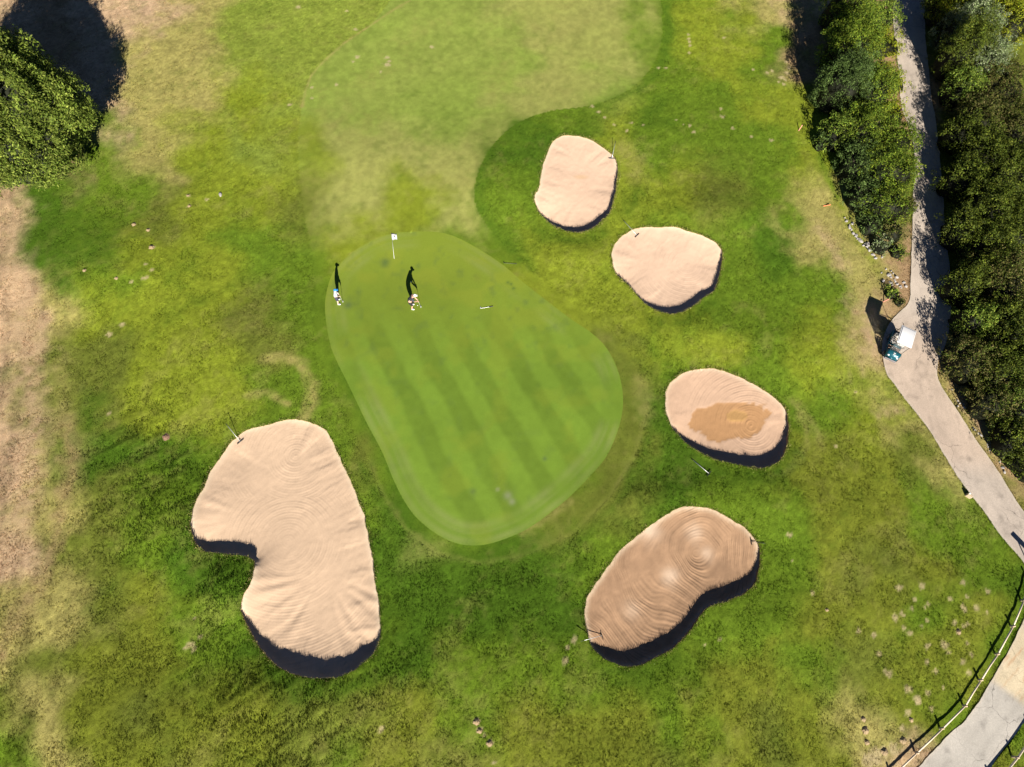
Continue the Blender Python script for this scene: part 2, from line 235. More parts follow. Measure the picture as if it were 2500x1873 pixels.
def attr_mat(name, rough=.95, trans=0., var=.25, scale=9., bump=.4, dist=.03, rings=False, spec=.15):
    m, nt, p = new_mat(name); l = nt.links.new
    at = N(nt, 'ShaderNodeAttribute', attribute_name='col'); tc = N(nt, 'ShaderNodeTexCoord')
    no = N(nt, 'ShaderNodeTexNoise'); no.inputs['Scale'].default_value = scale; no.inputs['Detail'].default_value = 6; no.inputs['Roughness'].default_value = .7; l(tc.outputs['Object'], no.inputs['Vector'])
    mr = N(nt, 'ShaderNodeMapRange'); mr.inputs['From Min'].default_value = .3; mr.inputs['From Max'].default_value = .7; mr.inputs['To Min'].default_value = 1-var; mr.inputs['To Max'].default_value = 1+var; l(no.outputs['Fac'], mr.inputs['Value'])
    mx = N(nt, 'ShaderNodeVectorMath', operation='SCALE'); l(at.outputs['Color'], mx.inputs[0]); l(mr.outputs[0], mx.inputs['Scale'])
    l(mx.outputs[0], p.inputs['Base Color']); p.inputs['Roughness'].default_value = rough; p.inputs['Specular IOR Level'].default_value = spec
    if bump:
        bp = N(nt, 'ShaderNodeBump'); bp.inputs['Strength'].default_value = bump; bp.inputs['Distance'].default_value = dist; l(no.outputs['Fac'], bp.inputs['Height']); l(bp.outputs[0], p.inputs['Normal'])
        if rings:
            ra = N(nt, 'ShaderNodeAttribute', attribute_name='ring')     # x: metres from the raking centre, y: strength
            sp = N(nt, 'ShaderNodeSeparateXYZ'); l(ra.outputs['Vector'], sp.inputs[0])
            n2 = N(nt, 'ShaderNodeTexNoise'); n2.inputs['Scale'].default_value = 1.1; n2.inputs['Detail'].default_value = 3; l(tc.outputs['Object'], n2.inputs['Vector'])
            hs = []
            for fr, am, ph in ((2*math.pi/.34, .55, 3.), (2*math.pi/.17, .40, 1.), (2*math.pi/1.3, .7, 6.)):
                a1 = N(nt, 'ShaderNodeMath', operation='MULTIPLY_ADD'); l(sp.outputs[0], a1.inputs[0]); a1.inputs[1].default_value = fr
                a0 = N(nt, 'ShaderNodeMath', operation='MULTIPLY'); l(n2.outputs['Fac'], a0.inputs[0]); a0.inputs[1].default_value = ph; l(a0.outputs[0], a1.inputs[2])
                s = N(nt, 'ShaderNodeMath', operation='SINE'); l(a1.outputs[0], s.inputs[0]); s2 = N(nt, 'ShaderNodeMath', operation='MULTIPLY'); l(s.outputs[0], s2.inputs[0]); s2.inputs[1].default_value = am; hs.append(s2)
            ad = N(nt, 'ShaderNodeMath', operation='ADD'); l(hs[0].outputs[0], ad.inputs[0]); l(hs[1].outputs[0], ad.inputs[1]); ad2 = N(nt, 'ShaderNodeMath', operation='ADD'); l(ad.outputs[0], ad2.inputs[0]); l(hs[2].outputs[0], ad2.inputs[1])
            n3 = N(nt, 'ShaderNodeTexNoise'); n3.inputs['Scale'].default_value = .5; l(tc.outputs['Object'], n3.inputs['Vector']); m3 = N(nt, 'ShaderNodeMapRange'); m3.inputs['From Min'].default_value = .35; m3.inputs['From Max'].default_value = .65; l(n3.outputs['Fac'], m3.inputs['Value'])
            mm = N(nt, 'ShaderNodeMath', operation='MULTIPLY'); l(ad2.outputs[0], mm.inputs[0]); l(sp.outputs[1], mm.inputs[1]); mm2 = N(nt, 'ShaderNodeMath', operation='MULTIPLY'); l(mm.outputs[0], mm2.inputs[0]); l(m3.outputs[0], mm2.inputs[1])
            b2 = N(nt, 'ShaderNodeBump'); b2.inputs['Strength'].default_value = 1.; b2.inputs['Distance'].default_value = .012; l(mm2.outputs[0], b2.inputs['Height']); l(bp.outputs[0], b2.inputs['Normal']); l(b2.outputs[0], p.inputs['Normal'])
            # wet sand: attribute z darkens nothing, it only glosses
            rr = N(nt, 'ShaderNodeMapRange'); rr.inputs['To Min'].default_value = rough; rr.inputs['To Max'].default_value = .12; l(sp.outputs[2], rr.inputs['Value']); l(rr.outputs[0], p.inputs['Roughness'])
    if trans:
        out = [n for n in nt.nodes if n.type == 'OUTPUT_MATERIAL'][0]; tr = N(nt, 'ShaderNodeBsdfTranslucent'); l(mx.outputs[0], tr.inputs[0]); ms = N(nt, 'ShaderNodeMixShader'); ms.inputs[0].default_value = trans
        l(p.outputs[0], ms.inputs[1]); l(tr.outputs[0], ms.inputs[2]); l(ms.outputs[0], out.inputs[0])
    return m
M_TURF = attr_mat('turf', var=.46, scale=21, bump=.5, dist=.03, spec=.02)
M_FAIR = attr_mat('fairway_turf', var=.26, scale=22, bump=.4, dist=.02, spec=.02)
M_GREEN = attr_mat('green_turf', var=.15, scale=24, bump=.25, dist=.01, spec=.02)
M_SAND = attr_mat('sand', var=.11, scale=24, bump=.32, dist=.02, rings=True, spec=.05)
M_BLADE = attr_mat('grass_blades', var=.05, scale=4, bump=0, trans=.3, rough=.8, spec=.05)
M_LEAF = attr_mat('leaves', var=.10, scale=3, bump=0, trans=.22, rough=.6, spec=.12)
M_SOIL = attr_mat('soil', var=.3, scale=18, bump=.8, dist=.03)

def mesh_np(name, verts, faces, mat, parent=None, cols=None, smooth=False, ring=None, matidx=None):
    me = bpy.data.meshes.new(name); verts = np.asarray(verts, np.float32); faces = np.asarray(faces, np.int32)
    k = faces.shape[1]; me.vertices.add(len(verts)); me.vertices.foreach_set('co', verts.ravel())
    me.loops.add(faces.size); me.loops.foreach_set('vertex_index', faces.ravel()); me.polygons.add(len(faces))
    me.polygons.foreach_set('loop_start', np.arange(0, faces.size, k, dtype=np.int32)); me.polygons.foreach_set('loop_total', np.full(len(faces), k, np.int32))
    if smooth: me.polygons.foreach_set('use_smooth', np.ones(len(faces), bool))
    if cols is not None:
        at = me.attributes.new('col', 'FLOAT_COLOR', 'POINT'); c4 = np.ones((len(verts), 4), np.float32); c4[:, :3] = cols; at.data.foreach_set('color', c4.ravel())
    if ring is not None:
        at = me.attributes.new('ring', 'FLOAT_VECTOR', 'POINT'); at.data.foreach_set('vector', np.asarray(ring, np.float32).ravel())
    me.update(); me.validate(); me.materials.append(mat)
    o = bpy.data.objects.new(name, me); C.objects.link(o)
    if parent: o.parent = parent
    return o
def tag(o, label=None, cat=None, group=None, kind=None):
    for k, v in (('label', label), ('category', cat), ('group', group), ('kind', kind)):
        if v: o[k] = v
    return o
def thing(name, label, cat, loc=(0, 0, 0), rz=0, group=None):
    o = bpy.data.objects.new(name, None); C.objects.link(o); o.location = loc; o.rotation_euler = (0, 0, rz); o.empty_display_size = .2
    return tag(o, label, cat, group)

# ------------------------------------------------------------------ vertex data for the master grid
Z0 = hz(vx, vy)
near = (np.abs(vx-5) < 60) & (vy > -12) & (vy < 72)
mown = np.zeros(len(vx)); mown[L == 1] = 1; mown[L == 2] = 1
gd = np.zeros(len(vx)); q2 = REG[2][::5]
def sub(mask, poly, st=4):
    """distance to outline for the vertices in mask"""
    q = poly[::st]; ii = np.where(mask)[0]; out = np.empty(len(ii))
    for s in range(0, len(ii), 20000):
        e = ii[s:s+20000]; out[s:s+20000] = np.sqrt(((vx[e][:, None]-q[:, 0])**2+(vy[e][:, None]-q[:, 1])**2).min(1))
    return ii, out
COL = np.zeros((len(vx), 3)); COL[:] = (.09, .13, .03)
rough_amp = np.where(L == 0, 1., np.where(L == 1, .25, .0))
# smooth the change of roughness over the outlines
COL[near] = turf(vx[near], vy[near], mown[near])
bump = (rng.normal(0, .006, len(vx))+.008*vn(vx, vy, .26, 71)+.02*vn(vx*1.0, vy*1.0, .8, 72))*rough_amp
long_ = np.zeros(len(vx))
for px_, py_, r_ in ((400, 1200, 4.), (560, 1430, 2.6), (700, 1700, 4.5), (330, 1080, 3)):
    w = G(px_, py_); long_ = np.maximum(long_, np.exp(-((vx-w[0])**2+(vy-w[1])**2)/r_**2))
bump = bump+long_*rough_amp*.045*vn((vx*.85+vy*.5)*.5, (-vx*.5+vy*.85)*1.4, .45, 73)
ZG = Z0+bump*near
# --- putting green: bands left by the mower, dry collar, small darker and paler spots
mg = (L == 2) | isb; ig, dg = sub(mg & (inside(REG[2]).ravel() | isb) & near, REG[2])
x_, y_ = vx[ig], vy[ig]; pu, pv = pix(x_, y_)
A0, A1 = G(1028, 783)[:2], G(1220, 1103)[:2]; e = (A1-A0)/np.linalg.norm(A1-A0); s_ = (x_-A0[0])*(-e[1])+(y_-A0[1])*e[0]
curve = .5*np.sin(((x_-A0[0])*e[0]+(y_-A0[1])*e[1])/9.)
band = np.sin((s_+curve+.2*vn(x_, y_, 1.8, 81))*2*math.pi/2.55); band = sstep(-.5, .5, band)*2-1
band *= sstep(690, 860, pv)*sstep(.4, 1.6, dg)
gc = np.array([.134, .216, .026])*(1+.105*band[:, None]+.06*fbm(x_, y_, 2.6, 83, 3)[:, None]+.06*vn(x_, y_, .35, 84)[:, None])
ye = np.array([.218, .262, .030]); f = sstep(950, 600, pv)[:, None]*.60+np.clip(fbm(x_, y_, 1.5, 85, 3)*1.2, 0, .5)[:, None]*.5
gc = gc+(ye-gc)*np.clip(f, 0, 1)
f = ((np.exp(-((dg-1.15)/.26)**2)*.35+np.exp(-((dg-.25)/.2)**2)*.35+np.exp(-((dg-.75)/.1)**2)*.25)*np.clip(.5+.9*vn(x_, y_, 1.7, 88)+.6*sstep(1000, 1250, pv), 0, 1.3))[:, None]; gc = gc+(np.array([.235, .270, .090])-gc)*f
f = np.clip(fbm(x_*1.2, y_, .7, 87, 3)-.28, 0, 1)[:, None]*.8; gc = gc+(np.array([.09, .14, .04])-gc)*np.clip(f*(.4+.6*sstep(1000, 700, pv)[:, None]), 0, .45)
for a_, b_, r_, cc in ((940, 640, .35, (.07, .12, .04)), (1240, 1210, .25, (.22, .24, .14)), (1250, 1225, .2, (.24, .26, .15)), (1215, 1195, .12, (.25, .26, .14)), (1155, 1200, .2, (.09, .13, .04)), (1330, 1120, .15, (.08, .12, .05)), (850, 745, .3, (.08, .12, .05)), (1248, 694, .12, (.05, .1, .03)), (1254, 704, .12, (.05, .1, .03)), (1240, 690, .12, (.06, .11, .03)), (1165, 680, .3, (.17, .21, .03))):
    w = G(a_, b_); f = .7*np.exp(-((x_-w[0])**2+(y_-w[1])**2)/r_**2)[:, None]; gc = gc+(np.array(cc)-gc)*f
GCOL = COL.copy(); GCOL[ig] = gc

def emit(region, name, z, cols, mat, ring=None, parent=None):
    t = TR[tl == region]; u, inv = np.unique(t.ravel(), return_inverse=True)
    o = mesh_np(name, np.stack([vx[u], vy[u], z[u]], 1), inv.reshape(-1, 3), mat, parent, cols[u], True, None if ring is None else ring[u])
    return o, u, inv.reshape(-1, 3)
def border_edges(t):
    e = np.vstack([t[:, [0, 1]], t[:, [1, 2]], t[:, [2, 0]]]); k = np.sort(e, 1); key = k[:, 0].astype(np.int64)*(NX*NY)+k[:, 1]
    u, ix, ct = np.unique(key, return_index=True, return_counts=True); return e[ix[ct == 1]]
ground, _, _ = emit(0, 'ground', ZG, COL, M_TURF); tag(ground, kind='structure')
fairway, _, _ = emit(1, 'fairway', ZG, COL, M_FAIR); tag(fairway, kind='structure')
green, _, _ = emit(2, 'putting_green', ZG, GCOL, M_GREEN); tag(green, kind='structure')

# ------------------------------------------------------------------ bunkers
BD = {4: (.40, .20, 'pale'), 5: (.32, .20, 'pale'), 6: (.46, .16, 'pink'), 7: (.37, .17, 'brown'), 8: (.40, .22, 'cream')}
SANDC = {'pale': (.585, .420, .305), 'cream': (.530, .387, .270), 'pink': (.49, .335, .235), 'brown': (.325, .205, .125)}
BLAB = {4: 'pale sand bunker farthest from the camera, a small rounded one right of the fairway', 5: 'pale rounded sand bunker just right of the top of the green, second from the top',
        6: 'oval sand bunker with a wet brown patch and puddle in its middle', 7: 'brown kidney-shaped sand bunker right of the foot of the green',
        8: 'largest sand bunker, a long boot-shaped one left of the green'}
RINGC = {4: [(1390, 450)], 5: [(1680, 640)], 6: [(1840, 1035)], 7: [(1700, 1350)], 8: [(720, 1110), (700, 1320)]}
RSTR = {4: .12, 5: .35, 6: .6, 7: 1.3, 8: .4}
SANDZ = {}
for k in range(4, 9):
    D0, bowl, kind = BD[k]; poly = REG[k]; t = TR[tl == k]; u = np.unique(t)
    q = poly[::5]; dd = np.roll(q, -1, 0)-np.roll(q, 1, 0); area = np.sum(q[:, 0]*np.roll(q[:, 1], -1)-np.roll(q[:, 0], -1)*q[:, 1])
    nr = np.stack([dd[:, 1], -dd[:, 0]], 1)*(1 if area > 0 else -1); nr /= np.linalg.norm(nr, axis=1, keepdims=True)
    southness = nr @ np.array([math.sin(SUN_AZ), -math.cos(SUN_AZ)])
    wall = .05+(D0-.05)*sstep(-.15, .75, southness); al = np.cumsum(np.linalg.norm(dd, axis=1)/2)
    ux, uy = vx[u], vy[u]; D = np.hypot(ux[:, None]-q[:, 0], uy[:, None]-q[:, 1]); W = 1/(D+.03)**2.6
    w = (W*wall).sum(1)/W.sum(1); d_ = D.min(1); arc = al[D.argmin(1)]
    dep = w+bowl*(1-np.exp(-d_/1.6))
    # folds left by raking down the face
    fold = vn(arc, 0*arc, .55, 90+k)*np.exp(-((d_-.9)/.9)**2)*{4: .03, 5: .03, 6: .015, 7: .0, 8: .045}[k]*sstep(0, .4, d_)
    if k == 8:
        w0 = G(790, 1400); an = np.arctan2(uy-w0[1], ux-w0[0]); rr = np.hypot(ux-w0[0], uy-w0[1])
        fold = fold+.045*vn(an*6, 0*an, .7, 97)*np.exp(-((rr-3.1)/1.3)**2)*(uy < w0[1])
    fine = .003*rng.normal(size=len(u))+.006*vn(ux, uy, .3, 95)+.016*vn(ux, uy, 1.5, 96)
    sz = Z0.copy(); sz[u] = Z0[u]-dep+fold+fine*sstep(0, .3, d_)
    SANDZ[k] = (u, sz[u])
    rc = [G(*p)[:2] for p in RINGC[k]]; rd = np.min([np.hypot(ux-a_[0], uy-a_[1]) for a_ in rc], axis=0)
    ring = np.zeros((len(vx), 3), np.float32); ring[u, 0] = rd; ring[u, 1] = RSTR[k]*(1-.5*np.exp(-d_))
    c = np.array(SANDC[kind])*(1+.05*fbm(ux, uy, 1.6, 98, 3)+.04*vn(ux, uy, .25, 99))[:, None]
    c = c+(np.array((.72, .60, .45))-c)*(np.exp(-(d_/.20)**2)*.6)[:, None]  # sunlit rim put into the sand colour as a pale edge
    if k == 6:
        wc = G(1785, 1020); wx, wy = (ux-wc[0]), (uy-wc[1]); a5 = .12; X2 = wx*math.cos(a5)+wy*math.sin(a5); Y2 = -wx*math.sin(a5)+wy*math.cos(a5)
        e_ = np.hypot(X2/2.5, Y2/1.36)+.16*vn(ux, uy, .7, 101)+.10*vn(ux, uy, .22, 102)
        wet = sstep(1.04, .97, e_); c = c+(np.array((.385, .220, .108))-c)*wet[:, None]
        pc = G(1803, 1012); pud = sstep(1.05, .92, np.hypot((ux-pc[0])/.72, (uy-pc[1])/.42)+.12*vn(ux, uy, .3, 103)); c = c+(np.array((.42, .250, .105))-c)*pud[:, None]
        sz[u] -= .02*wet-.01*0; flat = float(np.median(sz[u][pud > .5])); sz[u] = sz[u]*(1-pud)+flat*pud; ring[u, 2] = .35*wet+.5*pud; ring[u, 1] *= (1-.7*pud)
        sc = G(1838, 1035); rr = np.hypot(ux-sc[0], uy-sc[1]); sz[u] += .02*np.sin(rr*22)*np.exp(-(rr/.45)**2)
    if k == 7:
        s1 = fbm(ux, uy, .5, 105, 3); rd = rd+.8*vn(ux, uy, 2.8, 111)+.15*vn(ux, uy, .9, 112); ring[u, 0] = rd; bw = np.sin(rd*2*math.pi/.72+2.2*vn(ux, uy, 1.3, 109)); c = c*(1+.16*s1+.08*bw*sstep(.2, .9, d_)*np.clip(.5+vn(ux, uy, 1.2, 110), 0, 1))[:, None]
        for a_, b_, r_, st in ((1640, 1405, .5, .5), (1700, 1300, .5, .4), (1585, 1295, .6, .6), (1730, 1350, .4, .4), (1545, 1490, .5, .25)):
            w1 = G(a_, b_); f = st*np.exp(-((ux-w1[0])**2+(uy-w1[1])**2)/r_**2*(1+.5*s1)); c = c+(np.array((.74, .58, .44))-c)*np.clip(f, 0, 1)[:, None]
        for st in (1, 2, 3, 4.2, 5.4, 6.6): sz[u] += .024*np.exp(-((rd-st+.15*vn(ux, uy, 1.1, 107))/.16)**2)*sstep(.3, .8, d_)
    if k == 4:
        w1 = G(1420, 426); f = .5*np.exp(-(((ux-w1[0])/.55)**2+((uy-w1[1])/.2)**2)**2); c = c+(np.array((.52, .34, .18))-c)*f[:, None]
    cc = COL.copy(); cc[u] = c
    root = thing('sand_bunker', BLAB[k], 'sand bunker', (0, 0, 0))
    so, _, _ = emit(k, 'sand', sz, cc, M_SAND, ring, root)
    be = border_edges(t); vb = np.unique(be); mp = {int(v): i for i, v in enumerate(vb)}; n = len(vb)
    ins = poly.mean(0)
    VV = np.vstack([np.stack([vx[vb], vy[vb], ZG[vb]+.001], 1), np.stack([vx[vb], vy[vb], sz[vb]-.002], 1)])
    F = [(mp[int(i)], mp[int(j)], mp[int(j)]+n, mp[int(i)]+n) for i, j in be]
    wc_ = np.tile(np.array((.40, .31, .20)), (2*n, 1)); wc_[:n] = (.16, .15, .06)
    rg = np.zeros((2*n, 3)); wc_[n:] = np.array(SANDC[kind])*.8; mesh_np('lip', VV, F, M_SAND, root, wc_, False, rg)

# ------------------------------------------------------------------ path: raised concrete slab
def concrete():
    m, nt, p = new_mat('concrete'); l = nt.links.new; at = N(nt, 'ShaderNodeAttribute', attribute_name='col'); tc = N(nt, 'ShaderNodeTexCoord')
    n1 = N(nt, 'ShaderNodeTexNoise'); n1.inputs['Scale'].default_value = 14; n1.inputs['Detail'].default_value = 8; n1.inputs['Roughness'].default_value = .75; l(tc.outputs['Object'], n1.inputs[0])
    mr = N(nt, 'ShaderNodeMapRange'); mr.inputs['From Min'].default_value = .3; mr.inputs['From Max'].default_value = .7; mr.inputs['To Min'].default_value = .76; mr.inputs['To Max'].default_value = 1.18; l(n1.outputs['Fac'], mr.inputs['Value'])
    n2 = N(nt, 'ShaderNodeTexNoise'); n2.inputs['Scale'].default_value = 1.3; n2.inputs['Detail'].default_value = 6; l(tc.outputs['Object'], n2.inputs[0])
    av = N(nt, 'ShaderNodeVectorMath', operation='SCALE'); l(n2.outputs['Color'], av.inputs[0]); av.inputs['Scale'].default_value = .8; ad = N(nt, 'ShaderNodeVectorMath', operation='ADD'); l(tc.outputs['Object'], ad.inputs[0]); l(av.outputs[0], ad.inputs[1])
    vo = N(nt, 'ShaderNodeTexVoronoi', feature='DISTANCE_TO_EDGE'); vo.inputs['Scale'].default_value = .42; l(ad.outputs[0], vo.inputs['Vector'])
    cr = N(nt, 'ShaderNodeMapRange'); cr.inputs['From Max'].default_value = .009; cr.inputs['To Min'].default_value = .42; cr.inputs['To Max'].default_value = 1.; l(vo.outputs['Distance'], cr.inputs['Value'])
    n3 = N(nt, 'ShaderNodeTexNoise'); n3.inputs['Scale'].default_value = .22; l(tc.outputs['Object'], n3.inputs[0]); mk = N(nt, 'ShaderNodeMapRange'); mk.inputs['From Min'].default_value = .46; mk.inputs['From Max'].default_value = .56; l(n3.outputs['Fac'], mk.inputs['Value'])
    mx = N(nt, 'ShaderNodeMix'); mx.data_type = 'FLOAT'; l(mk.outputs[0], mx.inputs[0]); mx.inputs[2].default_value = 1.; l(cr.outputs[0], mx.inputs[3])
    mu = N(nt, 'ShaderNodeMath', operation='MULTIPLY'); l(mr.outputs[0], mu.inputs[0]); l(mx.outputs[0], mu.inputs[1])
    sc = N(nt, 'ShaderNodeVectorMath', operation='SCALE'); l(at.outputs['Color'], sc.inputs[0]); l(mu.outputs[0], sc.inputs['Scale']); l(sc.outputs[0], p.inputs['Base Color'])
    bp = N(nt, 'ShaderNodeBump'); bp.inputs['Strength'].default_value = .35; bp.inputs['Distance'].default_value = .02; l(n1.outputs['Fac'], bp.inputs['Height']); l(bp.outputs[0], p.inputs['Normal']); p.inputs['Roughness'].default_value = .9
    return m
M_CONC = concrete()
pm = (L == 3) | isb; u, dpath = sub(pm & near, REG[3]); px_, py_ = pix(vx[u], vy[u])
base = np.array((.475, .405, .340)); warm = np.array((.49, .39, .31)); grey = np.array((.43, .40, .355)); yel = np.array((.56, .47, .32))
pc = np.tile(base, (len(u), 1)); f = sstep(740, 860, py_)[:, None]*sstep(1180, 1100, py_)[:, None]; pc = pc+(warm-pc)*f
f = sstep(1480, 1560, py_)[:, None]; pc = pc+(yel-pc)*f; jl = (px_-2420)*.60-(py_-1665)*.80; f = (sstep(1480, 1560, py_)*sstep(14, -10, jl))[:, None]; pc = pc+(grey-pc)*f
pc = pc*(1+.17*fbm(vx[u], vy[u], 1.5, 121, 4)+.05*vn(vx[u]*4, vy[u], .5, 122))[:, None]
for a_, b_ in ((700, .0),): pass
f = (np.exp(-((dpath-.78)/.16)**2)*(.5+.5*vn(vx[u], vy[u], 1.7, 125)))[:, None]; pc = pc*(1-.13*f); st_ = np.clip(fbm(vx[u], vy[u], .5, 127, 3)-.22, 0, 1)[:, None]; pc = pc*(1-.5*st_)
f = np.exp(-(dpath/.12)**2)[:, None]*.5; pc = pc+(np.array((.56, .50, .40))-pc)*f
rs = np.clip(vn(vx[u]*.6-vy[u]*.8, (vx[u]*.8+vy[u]*.6)*.15, .16, 123)-.45, 0, 1)[:, None]*sstep(1500, 1560, py_)[:, None]*(1-sstep(14, -10, jl)[:, None])*1.3; pc = pc+(np.array((.42, .22, .10))-pc)*rs
PC = COL.copy(); PC[u] = pc
PZ = Z0+.05
path, _, _ = emit(3, 'path', PZ, PC, M_CONC); tag(path, kind='structure')
be = border_edges(TR[tl == 3]); vb = np.unique(be); mp = {int(v): i for i, v in enumerate(vb)}; n = len(vb)
VV = np.vstack([np.stack([vx[vb], vy[vb], PZ[vb]], 1), np.stack([vx[vb], vy[vb], ZG[vb]-.04], 1)])
F = [(mp[int(i)], mp[int(j)], mp[int(j)]+n, mp[int(i)]+n) for i, j in be]
tag(mesh_np('path_edge', VV, F, M_CONC, None, np.tile((.5, .45, .36), (2*n, 1))), kind='structure')
def onpath(px, py):
    w = G(px, py); return Vector((w[0], w[1], float(hz(w[0], w[1]))+.05))

# ------------------------------------------------------------------ grass blades
def region_at(x, y):
    i = np.clip(np.searchsorted(XS, x)-1, 0, NX-2); j = np.clip(np.searchsorted(YS, y)-1, 0, NY-2); return clab[i, j]
def blades(x, y, z, h, w, col, lean=.5):
    n = len(x); a = rng.uniform(0, 2*math.pi, n); la = rng.uniform(0, 2*math.pi, n); le = rng.uniform(.1, lean, n)*h
    dx, dy = np.cos(a)*w/2, np.sin(a)*w/2
    V = np.empty((n, 3, 3)); V[:, 0] = np.stack([x-dx, y-dy, z-.01], 1); V[:, 1] = np.stack([x+dx, y+dy, z-.01], 1); V[:, 2] = np.stack([x+np.cos(la)*le, y+np.sin(la)*le, z+h], 1)
    return V.reshape(-1, 3), np.repeat(col, 3, 0)
bx, by = [], []
NT = 290000
# uniform over the seen ground (trapezoid), denser near the camera
s = rng.uniform(-40, 2540, NT*2); t = rng.uniform(-30, 1900, NT*2)
dd = np.stack([s-1250, t-936.5, np.full_like(s, FPX)], -1) @ RW.T; tt = -CAMH/dd[:, 2]; X, Y = dd[:, 0]*tt, dd[:, 1]*tt
keep = region_at(X, Y) == 0; X, Y = X[keep][:NT], Y[keep][:NT]
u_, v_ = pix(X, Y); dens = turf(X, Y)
lg = np.zeros(len(X))
for px_, py_, r_ in ((400, 1200, 4.), (560, 1430, 2.6), (700, 1700, 4.5), (330, 1080, 3)):
    w = G(px_, py_); lg = np.maximum(lg, np.exp(-((X-w[0])**2+(Y-w[1])**2)/r_**2))
X4 = np.repeat(X, 4)+rng.normal(0, .035, 4*len(X)); Y4 = np.repeat(Y, 4)+rng.normal(0, .035, 4*len(X)); tuft_h = np.repeat(rng.uniform(.020, .045, len(X))*(1+1.3*lg), 4)
k4 = region_at(X4, Y4) == 0
c4 = np.repeat(dens, 4, 0)*np.exp(rng.normal(0, .29, 4*len(X)))[:, None]*np.repeat(np.exp(rng.normal(0, .19, len(X))), 4)[:, None]
c4[:, 0] *= np.exp(rng.normal(0, .10, len(c4)))
X4, Y4, tuft_h, c4 = X4[k4], Y4[k4], tuft_h[k4], c4[k4]
V, cc = blades(X4, Y4, hz(X4, Y4), tuft_h, rng.uniform(.015, .040, len(X4)), np.clip(c4*1.05, 0, .9))
VL, CL = [V], [cc]
s = rng.uniform(-40, 1700, 260000); t = rng.uniform(-30, 1500, 260000)
dd = np.stack([s-1250, t-936.5, np.full_like(s, FPX)], -1) @ RW.T; tt = -CAMH/dd[:, 2]; Xf, Yf = dd[:, 0]*tt, dd[:, 1]*tt; kf = region_at(Xf, Yf) == 1; Xf, Yf = Xf[kf], Yf[kf]
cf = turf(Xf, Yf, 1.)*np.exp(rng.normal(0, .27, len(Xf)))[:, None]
V, cc = blades(Xf, Yf, hz(Xf, Yf), rng.uniform(.015, .032, len(Xf)), rng.uniform(.03, .06, len(Xf)), cf*1.05); VL.append(V); CL.append(cc)
# fringe hanging round every bunker lip
for k in range(4, 9):
    q = REG[k]; nn = int(len(q)*.05*170); ii = rng.integers(0, len(q), nn); e = q[(ii+1) % len(q)]-q[ii-1]; area = np.sum(q[:, 0]*np.roll(q[:, 1], -1)-np.roll(q[:, 0], -1)*q[:, 1])
    nr = np.stack([e[:, 1], -e[:, 0]], 1)*(1 if area > 0 else -1); nr /= np.linalg.norm(nr, axis=1, keepdims=True)+1e-9
    off = np.abs(rng.normal(0, .12, nn))-.05; x = q[ii, 0]+nr[:, 0]*off; y = q[ii, 1]+nr[:, 1]*off
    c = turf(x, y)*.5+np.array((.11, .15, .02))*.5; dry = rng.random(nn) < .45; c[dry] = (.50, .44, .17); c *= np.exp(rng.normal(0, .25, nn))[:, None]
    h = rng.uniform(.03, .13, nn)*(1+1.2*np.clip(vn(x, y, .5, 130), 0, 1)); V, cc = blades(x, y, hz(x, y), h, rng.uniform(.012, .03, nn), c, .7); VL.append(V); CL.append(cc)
# straggling edge along the path
q = REG[3]; nn = 9000; ii = rng.integers(0, len(q), nn); e = q[(ii+1) % len(q)]-q[ii-1]; area = np.sum(q[:, 0]*np.roll(q[:, 1], -1)-np.roll(q[:, 0], -1)*q[:, 1])
nr = np.stack([e[:, 1], -e[:, 0]], 1)*(1 if area > 0 else -1); nr /= np.linalg.norm(nr, axis=1, keepdims=True)+1e-9
off = np.abs(rng.normal(0, .10, nn))+.0; x = q[ii, 0]+nr[:, 0]*off; y = q[ii, 1]+nr[:, 1]*off; c = turf(x, y)*np.exp(rng.normal(0, .25, nn))[:, None]
V, cc = blades(x, y, hz(x, y), rng.uniform(.04, .11, nn), rng.uniform(.02, .04, nn), c, .9); VL.append(V); CL.append(cc)
V = np.vstack(VL); cc = np.vstack(CL)
tag(mesh_np('grass', V, np.arange(len(V)).reshape(-1, 3), M_BLADE, None, np.clip(cc, .01, .8)), 'short rough green grass growing round the bunkers and green', 'grass', kind='stuff')

